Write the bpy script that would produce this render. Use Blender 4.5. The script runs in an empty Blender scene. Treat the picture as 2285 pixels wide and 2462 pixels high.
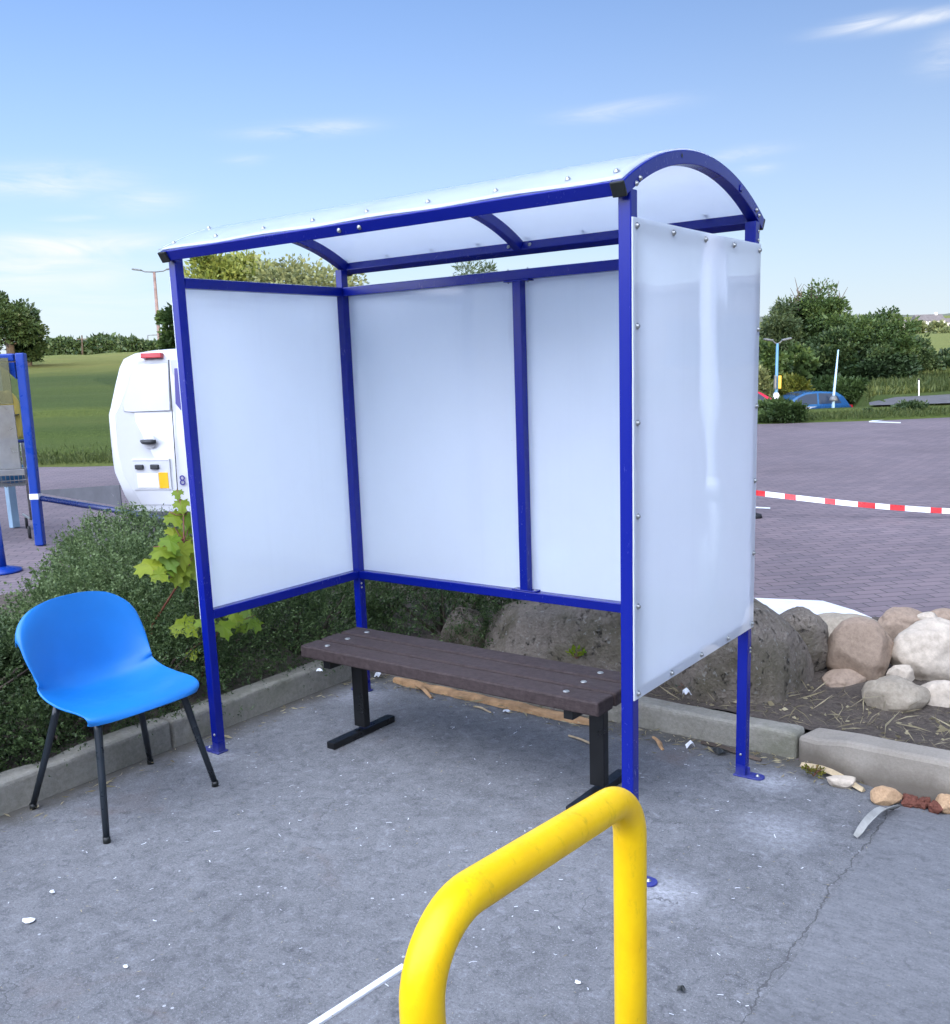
import bpy, bmesh, math, random
import numpy as np
from mathutils import Vector, Matrix, noise as mnoise

random.seed(7)
RNG = np.random.default_rng(11)
C = bpy.context.scene.collection
R = math.radians
PI = math.pi

# ------------------------------------------------------------------ camera
F, CX, CY = 2365.85, 1142.5, 1344.34
PITCH, YAW, ROLL = -0.19277, -0.637485, -0.03497
CAM = Vector((3.3126, -2.5639, 1.5974))
fwd = Vector((math.sin(YAW) * math.cos(PITCH), math.cos(YAW) * math.cos(PITCH), math.sin(PITCH)))
rgt = Vector((math.cos(YAW), -math.sin(YAW), 0))
upv = rgt.cross(fwd)
cr, sr = math.cos(ROLL), math.sin(ROLL)
RT, UP = rgt * cr + upv * sr, upv * cr - rgt * sr
FH = Vector((math.sin(YAW), math.cos(YAW), 0))       # horizontal forward
KK = 2285 / 1848


def ray(u, v):
    return fwd + RT * ((u * KK - CX) / F) - UP * ((v * KK - CY) / F)


def at(u, v, t):
    """point on the sight line u,v (pixels of a 1848 wide view) at horizontal depth t"""
    d = ray(u, v)
    return CAM + d * (t / d.dot(FH))


def gz(u, v, z=0.0):
    d = ray(u, v)
    return CAM + d * ((z - CAM.z) / d.z)


def st(s, t, z=0.0):
    return Vector((CAM.x, CAM.y, 0)) + rgt * s + FH * t + Vector((0, 0, z))


cd = bpy.data.cameras.new('camera')
cam = bpy.data.objects.new('camera', cd)
C.objects.link(cam)
M = Matrix((RT, UP, -fwd)).transposed().to_4x4()
M.translation = CAM
cam.matrix_world = M
cd.sensor_width = 36
cd.sensor_fit = 'AUTO'
cd.lens = F * 36 / 2462
cd.shift_y = (CY - 1231) / 2462
cd.clip_start = 0.05
cd.clip_end = 5000
bpy.context.scene.camera = cam

# ------------------------------------------------------------------ tags and builders
OFF = {}


def tag(o, label=None, cat=None, group=None, kind=None):
    if label: o['label'] = label
    if cat: o['category'] = cat
    if group: o['group'] = group
    if kind: o['kind'] = kind
    return o


def thing(name, label, cat, loc=(0, 0, 0), rotz=0.0, group=None):
    o = bpy.data.objects.new(name, None)
    C.objects.link(o)
    o.location = loc
    o.rotation_euler = (0, 0, rotz)
    o.empty_display_size = 0.1
    OFF[o.name] = Vector(loc) if rotz == 0 else Vector((0, 0, 0))
    return tag(o, label, cat, group)


class MB:
    def __init__(s):
        s.v, s.f, s.m = [], [], []

    def add(s, vs, fs, mi=0):
        n = len(s.v)
        s.v += [Vector(v) for v in vs]
        s.f += [tuple(i + n for i in f) for f in fs]
        s.m += [mi] * len(fs)
        return s

    def box(s, c, size, rot=None, mi=0):
        hx, hy, hz = size[0] / 2, size[1] / 2, size[2] / 2
        vs = [Vector((x, y, z)) for x in (-hx, hx) for y in (-hy, hy) for z in (-hz, hz)]
        if rot is not None:
            vs = [rot @ v for v in vs]
        vs = [v + Vector(c) for v in vs]
        return s.add(vs, [(0, 1, 3, 2), (4, 6, 7, 5), (0, 4, 5, 1), (2, 3, 7, 6), (0, 2, 6, 4), (1, 5, 7, 3)], mi)

    def beam(s, a, b, w, h, upd=(0, 0, 1)):
        a, b = Vector(a), Vector(b)
        d = (b - a)
        L_ = d.length
        d.normalize()
        side = Vector(upd).cross(d)
        if side.length < 1e-4: side = Vector((1, 0, 0))
        side.normalize()
        u2 = d.cross(side)
        rot = Matrix((d, side, u2)).transposed()
        return s.box((a + b) / 2, (L_, w, h), rot)

    def tube(s, pts, r, seg=10, cap=True):
        pts = [Vector(p) for p in pts]
        n = len(pts)
        rr = r if isinstance(r, (list, tuple)) else [r] * n
        rings = []
        prev = None
        for i, p in enumerate(pts):
            if i == 0: d = pts[1] - p
            elif i == n - 1: d = p - pts[i - 1]
            else: d = (pts[i + 1] - p).normalized() + (p - pts[i - 1]).normalized()
            d.normalize()
            if prev is None:
                a = Vector((0, 0, 1)).cross(d)
                if a.length < 1e-3: a = Vector((1, 0, 0)).cross(d)
                a.normalize()
            else:
                a = prev - d * prev.dot(d)
                a.normalize()
            prev = a
            b = d.cross(a)
            rings.append([p + (a * math.cos(q) + b * math.sin(q)) * rr[i] for q in [2 * PI * k / seg for k in range(seg)]])
        vs = [v for rg in rings for v in rg]
        fs = []
        for i in range(n - 1):
            for k in range(seg):
                k2 = (k + 1) % seg
                fs.append((i * seg + k, i * seg + k2, (i + 1) * seg + k2, (i + 1) * seg + k))
        if cap:
            fs.append(tuple(reversed(range(seg))))
            fs.append(tuple((n - 1) * seg + k for k in range(seg)))
        return s.add(vs, fs)

    def lathe(s, c, prof, seg=20, axis=(0, 0, 1)):
        """prof = [(r, h)...] round axis through c"""
        q = Vector((0, 0, 1)).rotation_difference(Vector(axis))
        vs, fs = [], []
        n = len(prof)
        for r, h in prof:
            for k in range(seg):
                a = 2 * PI * k / seg
                vs.append(q @ Vector((r * math.cos(a), r * math.sin(a), h)) + Vector(c))
        for i in range(n - 1):
            for k in range(seg):
                k2 = (k + 1) % seg
                fs.append((i * seg + k, i * seg + k2, (i + 1) * seg + k2, (i + 1) * seg + k))
        fs.append(tuple(reversed(range(seg))))
        fs.append(tuple((n - 1) * seg + k for k in range(seg)))
        return s.add(vs, fs)

    def prism(s, poly, a, b, axis=2):
        """polygon of 2d points extruded from a to b along axis"""
        def P(p, h):
            if axis == 2: return Vector((p[0], p[1], h))
            if axis == 1: return Vector((p[0], h, p[1]))
            return Vector((h, p[0], p[1]))
        n = len(poly)
        vs = [P(p, a) for p in poly] + [P(p, b) for p in poly]
        fs = [tuple(reversed(range(n))), tuple(range(n, 2 * n))]
        fs += [(i, (i + 1) % n, n + (i + 1) % n, n + i) for i in range(n)]
        return s.add(vs, fs)

    def grid(s, rows, close_u=False):
        n, m = len(rows), len(rows[0])
        vs = [v for r in rows for v in r]
        fs = []
        for i in range(n - 1):
            for j in range(m if close_u else m - 1):
                j2 = (j + 1) % m
                fs.append((i * m + j, i * m + j2, (i + 1) * m + j2, (i + 1) * m + j))
        return s.add(vs, fs)

    def xf(s, mat):
        s.v = [mat @ v for v in s.v]
        return s

    def build(s, name, mats, parent=None, bevel=0.0, smooth=False, segs=2, sub=0, solid=0.0, recalc=True):
        me = bpy.data.meshes.new(name)
        off = OFF.get(parent.name, Vector((0, 0, 0))) if parent else Vector((0, 0, 0))
        me.from_pydata([v - off for v in s.v], [], s.f)
        if recalc:
            bm = bmesh.new()
            bm.from_mesh(me)
            bmesh.ops.recalc_face_normals(bm, faces=bm.faces)
            bm.to_mesh(me)
            bm.free()
        if not isinstance(mats, (list, tuple)): mats = [mats]
        for m in mats: me.materials.append(m)
        if len(mats) > 1:
            me.polygons.foreach_set('material_index', s.m)
        if smooth:
            me.polygons.foreach_set('use_smooth', [True] * len(me.polygons))
        o = bpy.data.objects.new(name, me)
        C.objects.link(o)
        if parent:
            o.parent = parent
            OFF[o.name] = off
        if solid:
            md = o.modifiers.new('solid', 'SOLIDIFY'); md.thickness = solid; md.offset = 0
        if bevel:
            md = o.modifiers.new('bevel', 'BEVEL'); md.width = bevel; md.segments = segs; md.limit_method = 'ANGLE'; md.angle_limit = R(40)
        if sub:
            md = o.modifiers.new('sub', 'SUBSURF'); md.levels = sub; md.render_levels = sub
        return o


def np_obj(name, V, Fq, mat, parent=None, tint=None):
    """fast mesh of quads from numpy arrays"""
    me = bpy.data.meshes.new(name)
    off = OFF.get(parent.name, Vector((0, 0, 0))) if parent else Vector((0, 0, 0))
    V = V - np.array(off)
    me.vertices.add(len(V))
    me.vertices.foreach_set('co', V.astype(np.float32).ravel())
    me.loops.add(Fq.size)
    me.loops.foreach_set('vertex_index', Fq.astype(np.int32).ravel())
    me.polygons.add(len(Fq))
    me.polygons.foreach_set('loop_start', np.arange(0, Fq.size, Fq.shape[1], dtype=np.int32))
    me.update(calc_edges=True)
    if tint is not None:
        a = me.attributes.new('tint', 'FLOAT', 'POINT')
        a.data.foreach_set('value', tint.astype(np.float32))
    me.materials.append(mat)
    o = bpy.data.objects.new(name, me)
    C.objects.link(o)
    if parent:
        o.parent = parent
        OFF[o.name] = off
    return o


# ------------------------------------------------------------------ materials
class NT:
    def __init__(s, m):
        s.t = m.node_tree; s.n = s.t.nodes; s.l = s.t.links

    def node(s, typ, **kw):
        x = s.n.new(typ)
        for k, v in kw.items():
            if k.startswith('i_'):
                x.inputs[k[2:].replace('_', ' ')].default_value = v
            else:
                setattr(x, k, v)
        return x

    def link(s, a, b): s.l.new(a, b)

    def math(s, op, a, b=None, c=None, clamp=False):
        x = s.n.new('ShaderNodeMath'); x.operation = op; x.use_clamp = clamp
        for i, q in enumerate((a, b, c)):
            if q is None: continue
            if isinstance(q, (int, float)): x.inputs[i].default_value = q
            else: s.l.new(q, x.inputs[i])
        return x.outputs[0]

    def ramp(s, fac, stops, interp='LINEAR'):
        x = s.n.new('ShaderNodeValToRGB'); x.color_ramp.interpolation = interp
        el = x.color_ramp.elements
        while len(el) < len(stops): el.new(0.5)
        for e, (p, c) in zip(el, stops):
            e.position = p
            e.color = (c, c, c, 1) if isinstance(c, (int, float)) else (*c, 1)
        s.l.new(fac, x.inputs[0])
        return x.outputs[0]

    def mix(s, fac, a, b, mode='MIX'):
        x = s.n.new('ShaderNodeMix'); x.data_type = 'RGBA'; x.blend_type = mode
        for i, q in ((0, fac), (6, a), (7, b)):
            if isinstance(q, (int, float)): x.inputs[i].default_value = q
            elif isinstance(q, tuple): x.inputs[i].default_value = (*q, 1)
            else: s.l.new(q, x.inputs[i])
        return x.outputs[2]

    def noise(s, scale, detail=4, rough=.55, vec=None, dist=0.0):
        x = s.n.new('ShaderNodeTexNoise')
        x.inputs['Scale'].default_value = scale; x.inputs['Detail'].default_value = detail
        x.inputs['Roughness'].default_value = rough; x.inputs['Distortion'].default_value = dist
        if vec is not None: s.l.new(vec, x.inputs['Vector'])
        return x.outputs[0]

    def obj(s, scale=None, rot=None, loc=None):
        x = s.n.new('ShaderNodeTexCoord')
        if scale is None and rot is None and loc is None: return x.outputs['Object']
        m = s.n.new('ShaderNodeMapping')
        if scale: m.inputs['Scale'].default_value = scale
        if rot: m.inputs['Rotation'].default_value = rot
        if loc: m.inputs['Location'].default_value = loc
        s.l.new(x.outputs['Object'], m.inputs[0])
        return m.outputs[0]

    def bump(s, h, strength=.3, dist=.01, normal=None):
        x = s.n.new('ShaderNodeBump'); x.inputs['Strength'].default_value = strength; x.inputs['Distance'].default_value = dist
        s.l.new(h, x.inputs['Height'])
        if normal is not None: s.l.new(normal, x.inputs['Normal'])
        return x.outputs[0]


def mat(name, col=(.5, .5, .5), rough=.5, metal=0.0, spec=.5, coat=0.0):
    m = bpy.data.materials.new(name)
    m.use_nodes = True
    b = m.node_tree.nodes['Principled BSDF']
    b.inputs['Base Color'].default_value = (*col, 1)
    b.inputs['Roughness'].default_value = rough
    b.inputs['Metallic'].default_value = metal
    b.inputs['Specular IOR Level'].default_value = spec
    if coat:
        b.inputs['Coat Weight'].default_value = coat
        b.inputs['Coat Roughness'].default_value = .08
    return m, NT(m), b


def worn(name, col, rough=.5, var=.25, scale=6, bump=.15, bscale=60, metal=0.0, spec=.5, coat=0.0, rvar=.15):
    """plain surface with tonal mottling, a fine grain and uneven gloss"""
    m, t, b = mat(name, col, rough, metal, spec, coat)
    v = t.obj()
    n = t.noise(scale, 5, .6, v)
    lo = tuple(c * (1 - var) for c in col)
    hi = tuple(min(1, c * (1 + var)) for c in col)
    t.link(t.ramp(n, [(.3, lo), (.7, hi)]), b.inputs['Base Color'])
    n2 = t.noise(scale * 2.3, 4, .6, v)
    t.link(t.ramp(n2, [(.3, max(.02, rough - rvar)), (.75, min(1, rough + rvar))]), b.inputs['Roughness'])
    if bump:
        t.link(t.bump(t.noise(bscale, 4, .6, v), bump, .004), b.inputs['Normal'])
    return m


def leafmat(name, dark, light, rough=.5, trans=.25):
    m, t, b = mat(name, dark, rough, spec=.3)
    a = t.node('ShaderNodeAttribute', attribute_name='tint')
    col = t.ramp(a.outputs['Fac'], [(0, dark), (1, light)])
    t.link(col, b.inputs['Base Color'])
    tr = t.node('ShaderNodeBsdfTranslucent')
    t.link(col, tr.inputs['Color'])
    mx = t.node('ShaderNodeMixShader')
    mx.inputs[0].default_value = trans
    t.link(b.outputs[0], mx.inputs[1]); t.link(tr.outputs[0], mx.inputs[2])
    t.link(mx.outputs[0], t.n['Material Output'].inputs[0])
    return m


def panelmat(name, trans, wave=0.0, ior=1.5, base=(.90, .95, .99), rough=.08):
    """opal plastic sheet: milky body under a glossy skin"""
    m, t, b = mat(name, base, .8, spec=0.0)
    v = t.obj()
    dirt = t.noise(2.2, 6, .65, v)
    t.link(t.ramp(dirt, [(.32, tuple(c * .955 for c in base)), (.62, base)]), b.inputs['Base Color'])
    strk = t.noise(1.0, 5, .6, t.obj(scale=(26, 26, .9)))
    pc = t.mix(t.ramp(strk, [(.56, 0.0), (.74, .10)]), t.ramp(dirt, [(.32, tuple(c * .955 for c in base)), (.62, base)]), (.62, .66, .68))
    sp_ = t.node('ShaderNodeTexVoronoi'); sp_.inputs['Scale'].default_value = 9; t.link(v, sp_.inputs['Vector'])
    dots = t.math('MULTIPLY', t.math('LESS_THAN', sp_.outputs['Distance'], .022), t.math('GREATER_THAN', t.noise(4.1, 2, .5, v), .55))
    pc = t.mix(t.math('MULTIPLY', dots, .6), pc, (.3, .3, .3))
    t.link(pc, b.inputs['Base Color'])
    tr = t.node('ShaderNodeBsdfTranslucent')
    tr.inputs['Color'].default_value = (.94, .975, 1, 1)
    mx = t.node('ShaderNodeMixShader')
    mx.inputs[0].default_value = trans
    t.link(b.outputs[0], mx.inputs[1]); t.link(tr.outputs[0], mx.inputs[2])
    gl = t.node('ShaderNodeBsdfGlossy')
    gl.inputs['Color'].default_value = (1, 1, 1, 1)
    t.link(t.ramp(t.noise(7, 5, .6, v), [(.3, rough * .6), (.8, rough * 1.6)]), gl.inputs['Roughness'])
    fr = t.node('ShaderNodeFresnel'); fr.inputs['IOR'].default_value = ior
    if wave:
        bn_ = t.bump(t.noise(1.9, 1, .4, v, .3), 1.0, wave)
        t.link(bn_, gl.inputs['Normal'])
    geo = t.node('ShaderNodeNewGeometry')
    fac = t.math('MULTIPLY', fr.outputs[0], t.math('SUBTRACT', 1.0, geo.outputs['Backfacing']))
    mx2 = t.node('ShaderNodeMixShader')
    t.link(fac, mx2.inputs[0]); t.link(mx.outputs[0], mx2.inputs[1]); t.link(gl.outputs[0], mx2.inputs[2])
    t.link(mx2.outputs[0], t.n['Material Output'].inputs[0])
    return m


MT = {}
m, t, b = mat('blue_paint', (.001, .009, .22), .28, spec=.45)
v = t.obj()
sep = t.node('ShaderNodeSeparateXYZ'); t.link(v, sep.inputs[0])
sc_ = t.noise(70, 6, .8, t.obj(scale=(1, 1, .45)), .6); where = t.noise(3.1, 3, .6, v)
scuff = t.math('MULTIPLY', t.ramp(sc_, [(.60, 0.0), (.70, .55)]), t.ramp(where, [(.52, 0.0), (.66, 1.0)]))
col = t.mix(scuff, (.001, .009, .22), (.09, .11, .28))
dust = t.math('MULTIPLY', t.ramp(sep.outputs[2], [(.0, .35), (.05, 0.0)]), t.ramp(t.noise(40, 5, .7, v), [(.35, .2), (.6, 1.0)]))
col = t.mix(dust, col, (.20, .21, .25))
t.link(col, b.inputs['Base Color'])
t.link(t.math('ADD', .27, t.math('MULTIPLY', t.math('ADD', scuff, dust), .4)), b.inputs['Roughness'])
MT['blue'] = m
MT['blue_light'] = worn('blue_bay_paint', (.004, .042, .30), .35, .05, 3, .0, 90)
MT['panel'] = panelmat('opal_sheet', .5)
MT['panel_side'] = panelmat('opal_sheet_bowed', .50, .0022, 1.75, rough=.012)
MT['roof'] = panelmat('opal_roof_sheet', .62)
MT['cap'] = worn('black_plastic', (.012, .014, .012), .5, .3)
MT['zinc'] = worn('zinc', (.40, .41, .39), .38, .2, 40, .05, 200, metal=.8)
MT['black'] = worn('black_steel', (.005, .0055, .006), .38, .15, 6, .0, 120)
MT['chair'] = worn('blue_plastic', (.009, .185, .56), .42, .06, 5, .05, 260, rvar=.08)
MT['chairleg'] = worn('chair_leg_steel', (.016, .022, .028), .35, .1, 4, .0, 120)
MT['white'] = worn('white_paint', (.56, .57, .58), .22, .03, 3, .0, coat=.4, rvar=.06)
MT['red_lens'] = worn('red_lens', (.42, .012, .02), .15, .1)
MT['rubber'] = worn('rubber', (.018, .018, .02), .75, .2)
MT['dark_trim'] = worn('dark_trim', (.025, .027, .03), .55, .2)
MT['amber'] = worn('amber_plate', (.75, .42, .01), .4, .12)
MT['plate'] = worn('plate_white', (.72, .71, .66), .4, .05)
MT['purple'] = worn('purple_print', (.06, .05, .22), .4, .1)
MT['glass'] = mat('tinted_glass', (.03, .04, .06), .06)[0]
MT['timber'] = worn('split_timber', (.42, .25, .12), .75, .45, 14, .6, 70)
MT['lampgrey'] = worn('lamp_head_grey', (.10, .11, .12), .5, .15)
MT['straw'] = worn('dry_straw', (.45, .35, .21), .8, .3, 30, .3, 90)
MT['paper'] = worn('paper', (.75, .77, .8), .7, .12, 20, .2, 60)
MT['seam'] = worn('door_seam_grey', (.42, .43, .45), .5, .05)
MT['navy'] = worn('navy_paint', (.004, .014, .085), .3, .1, 4, .0)
MT['flake'] = worn('weathered_flake', (.36, .36, .33), .75, .3, 12, .3, 60)
MT['bark'] = worn('bark', (.075, .055, .04), .9, .4, 6, .8, 25)
MT['redstem'] = worn('red_stem', (.18, .05, .03), .5, .2)

# bench planks: recycled brown plastic with a streaky grain
m, t, b = mat('brown_plank', rough=.7, spec=.25)
v = t.obj()
vs_ = t.obj(scale=(4, 40, 40))
n = t.noise(6, 6, .7, vs_)
n2 = t.noise(45, 5, .7, v)
t.link(t.mix(.5, t.ramp(n, [(.3, (.030, .020, .019)), (.7, (.066, .047, .044))]), t.ramp(n2, [(.35, (.026, .018, .017)), (.65, (.075, .055, .053))])), b.inputs['Base Color'])
t.link(t.bump(n2, .5, .004), b.inputs['Normal'])
MT['plank'] = m

# yellow rail paint with scuffs
m, t, b = mat('yellow_paint', rough=.36, spec=.3)
v = t.obj()
n = t.noise(5, 6, .65, v)
n2 = t.noise(38, 6, .75, t.obj(scale=(1, 1, .35)))
base = t.ramp(n, [(.3, (.86, .50, .002)), (.62, (.96, .61, .003))])
t.link(t.mix(t.ramp(n2, [(.57, 0.0), (.74, .5)]), base, (.36, .24, .02)), b.inputs['Base Color'])
t.link(t.ramp(n2, [(.3, .28), (.7, .5)]), b.inputs['Roughness'])
t.link(t.bump(t.noise(70, 4, .6, v), .12, .004), b.inputs['Normal'])
MT['yellow'] = m

# forecourt concrete
m, t, b = mat('rough_concrete', rough=.85, spec=.35)
v = t.obj()
big = t.noise(.9, 5, .6, v, .4)
mid = t.noise(9, 6, .68, v, .6)
fine = t.noise(120, 4, .7, v)
grit = t.noise(260, 2, .6, v)
blot = t.noise(26, 5, .7, v, .8)
col = t.mix(.55, t.ramp(big, [(.3, (.128, .129, .130)), (.7, (.212, .214, .215))]), t.ramp(mid, [(.28, (.085, .087, .09)), (.72, (.222, .225, .228))]))
col = t.mix(t.ramp(fine, [(.34, .6), (.48, 0.0)]), col, (.075, .077, .08))
col = t.mix(t.ramp(fine, [(.56, 0.0), (.70, .65)]), col, (.30, .305, .315))
col = t.mix(t.ramp(blot, [(.34, .6), (.46, 0.0)]), col, (.07, .073, .08))
col = t.mix(t.ramp(blot, [(.55, 0.0), (.68, .5)]), col, (.29, .30, .315))
col = t.mix(t.ramp(grit, [(.63, 0.0), (.72, .8)]), col, (.48, .50, .53))
vor = t.node('ShaderNodeTexVoronoi'); vor.inputs['Scale'].default_value = 24
t.link(v, vor.inputs['Vector'])
spots = t.math('LESS_THAN', vor.outputs['Distance'], .11)
pick = t.math('GREATER_THAN', t.noise(5.3, 2, .5, v), .60)
col = t.mix(t.math('MULTIPLY', t.math('MULTIPLY', spots, pick), .7), col, (.55, .56, .57))
# rusty stain patches
st_ = t.ramp(t.noise(2.1, 4, .6, t.obj(loc=(4, 2, 0)), .8), [(.62, 0.0), (.74, .35)])
col = t.mix(st_, col, (.15, .10, .08))
# pale cement dust round the post feet and a scrubbed patch
sep = t.node('ShaderNodeSeparateXYZ'); t.link(v, sep.inputs[0])
warp = t.math('MULTIPLY', t.math('SUBTRACT', t.noise(9, 6, .75, v), .5), .26)
dustn = t.ramp(t.noise(55, 5, .75, v), [(.38, .25), (.62, 1.2)])
for (px, py, r0, amt) in ((-.0, -.03, .15, .55), (2.08, -.02, .17, .8), (2.10, .93, .15, .75), (.0, .90, .22, .6), (2.25, .55, .20, .55), (-.12, .55, .10, .4)):
    dx = t.math('SUBTRACT', sep.outputs[0], px); dy = t.math('SUBTRACT', sep.outputs[1], py)
    dd = t.math('ADD', t.math('SQRT', t.math('ADD', t.math('MULTIPLY', dx, dx), t.math('MULTIPLY', dy, dy))), warp)
    msk = t.math('MULTIPLY', t.math('SUBTRACT', 1.0, t.math('DIVIDE', dd, r0), clamp=True), amt * 1.1, clamp=True)
    msk = t.math('MULTIPLY', msk, dustn, clamp=True)
    col = t.mix(msk, col, (.42, .43, .45))
# darker brown strip along both kerbs
ky = t.math('SUBTRACT', 1.17, sep.outputs[1]); kx = t.math('ADD', sep.outputs[0], .2)
kd = t.math('ADD', t.math('MINIMUM', ky, kx), t.math('MULTIPLY', warp, 1.1))
col = t.mix(t.ramp(kd, [(.0, .8), (.16, 0.0)]), col, (.085, .075, .055))
# one wandering crack
cxn = t.math('ADD', t.math('SUBTRACT', sep.outputs[0], 2.53), t.math('MULTIPLY', t.math('SUBTRACT', t.noise(5, 5, .7, v), .5), .10))
crack = t.math('MULTIPLY', t.math('LESS_THAN', t.math('ABSOLUTE', cxn), t.math('MULTIPLY', t.noise(9, 3, .6, v), .0045)), t.math('GREATER_THAN', sep.outputs[1], -.55))
col = t.mix(t.math('MULTIPLY', crack, .75), col, (.07, .07, .07))
# hairline crazing
vc = t.node('ShaderNodeTexVoronoi', feature='DISTANCE_TO_EDGE'); vc.inputs['Scale'].default_value = 1.1
wv = t.node('ShaderNodeVectorMath', operation='ADD')
nzc = t.node('ShaderNodeTexNoise'); nzc.inputs['Scale'].default_value = 3; nzc.inputs['Detail'].default_value = 6
t.link(v, nzc.inputs['Vector']); t.link(v, wv.inputs[0]); t.link(nzc.outputs['Color'], wv.inputs[1]); t.link(wv.outputs[0], vc.inputs['Vector'])
hair = t.math('MULTIPLY', t.math('LESS_THAN', vc.outputs['Distance'], .0035), t.math('GREATER_THAN', t.noise(1.7, 3, .5, v), .60))
col = t.mix(t.math('MULTIPLY', hair, .65), col, (.07, .07, .07))
t.link(col, b.inputs['Base Color'])
hh = t.math('ADD', t.math('MULTIPLY', fine, .6), t.math('MULTIPLY', mid, 1.0))
hh = t.math('SUBTRACT', hh, t.math('MULTIPLY', crack, 1.2))
t.link(t.bump(hh, .55, .008), b.inputs['Normal'])
MT['concrete'] = m

m, t, b = mat('smooth_concrete', rough=.8, spec=.35)
v = t.obj()
n1 = t.noise(1.3, 6, .62, t.obj(scale=(1, 2.4, 1)), .5); n2 = t.noise(150, 4, .65, v); n3 = t.noise(14, 5, .65, t.obj(scale=(1, 3, 1)), .3)
col = t.mix(.5, t.ramp(n1, [(.3, (.128, .131, .135)), (.72, (.212, .215, .22))]), t.ramp(n3, [(.3, (.10, .103, .107)), (.7, (.225, .229, .235))]))
blot2 = t.noise(24, 5, .7, v, .8)
col = t.mix(t.ramp(blot2, [(.34, .45), (.46, 0.0)]), col, (.08, .082, .086))
col = t.mix(t.ramp(n2, [(.34, .5), (.48, 0.0)]), col, (.09, .09, .092))
col = t.mix(t.ramp(n2, [(.6, 0.0), (.72, .5)]), col, (.34, .35, .36))
t.link(col, b.inputs['Base Color'])
t.link(t.bump(n2, .3, .004), b.inputs['Normal'])
MT['concrete_smooth'] = m

# kerb concrete with moss
m, t, b = mat('kerb_concrete', rough=.9, spec=.3)
v = t.obj()
n = t.noise(5, 6, .7, v, .5); n2 = t.noise(60, 4, .7, v); n3 = t.noise(2.3, 5, .65, v)
col = t.mix(.5, t.ramp(n, [(.3, (.19, .18, .14)), (.7, (.37, .35, .29))]), t.ramp(n2, [(.3, (.19, .18, .145)), (.7, (.38, .36, .31))]))
col = t.mix(t.ramp(n3, [(.46, 0.0), (.66, .55)]), col, (.10, .105, .055))
t.link(col, b.inputs['Base Color'])
t.link(t.bump(t.math('ADD', n2, n), .6, .008), b.inputs['Normal'])
MT['kerb'] = m

m, t, b = mat('new_kerb_concrete', rough=.85, spec=.3)
v = t.obj()
n = t.noise(4, 6, .65, v); n2 = t.noise(110, 4, .65, v)
col = t.mix(.4, t.ramp(n, [(.3, (.25, .215, .165)), (.7, (.36, .32, .26))]), t.ramp(n2, [(.3, (.25, .23, .19)), (.7, (.40, .37, .32))]))
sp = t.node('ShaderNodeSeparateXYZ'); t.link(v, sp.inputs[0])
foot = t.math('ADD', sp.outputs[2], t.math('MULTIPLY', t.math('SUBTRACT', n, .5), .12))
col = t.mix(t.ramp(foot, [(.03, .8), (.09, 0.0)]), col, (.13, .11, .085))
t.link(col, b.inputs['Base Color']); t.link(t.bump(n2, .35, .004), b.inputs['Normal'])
MT['kerb_new'] = m
# block paving
m, t, b = mat('block_paving', rough=.75, spec=.35)
v = t.obj()
br = t.node('ShaderNodeTexBrick')
br.inputs['Scale'].default_value = 1.0; br.inputs['Brick Width'].default_value = .21; br.inputs['Row Height'].default_value = .105
br.inputs['Mortar Size'].default_value = .006; br.inputs['Mortar Smooth'].default_value = .3; br.inputs['Bias'].default_value = 0
br.inputs['Color1'].default_value = (.190, .148, .155, 1); br.inputs['Color2'].default_value = (.145, .117, .127, 1); br.inputs['Mortar'].default_value = (.075, .068, .07, 1)
t.link(t.obj(rot=(0, 0, R(-9))), br.inputs['Vector'])
nn = t.noise(.35, 5, .6, v); n4 = t.noise(25, 4, .6, v)
col = t.mix(1.0, br.outputs['Color'], t.ramp(nn, [(.3, .82), (.7, 1.22)]), 'MULTIPLY')
col = t.mix(t.ramp(n4, [(.6, 0.0), (.75, .3)]), col, (.33, .31, .32))
t.link(col, b.inputs['Base Color'])
t.link(t.bump(t.math('SUBTRACT', t.math('MULTIPLY', n4, .25), br.outputs['Fac']), .5, .006), b.inputs['Normal'])
MT['paving'] = m

# soil
m, t, b = mat('soil', rough=.95, spec=.2)
v = t.obj()
n = t.noise(7, 7, .75, v, .4); n2 = t.noise(45, 5, .75, v)
col = t.mix(.5, t.ramp(n, [(.3, (.07, .055, .045)), (.7, (.19, .155, .125))]), t.ramp(n2, [(.3, (.055, .045, .038)), (.72, (.27, .23, .19))]))
t.link(col, b.inputs['Base Color'])
t.link(t.bump(t.math('ADD', n, n2), 1.0, .03), b.inputs['Normal'])
MT['soil'] = m

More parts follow.
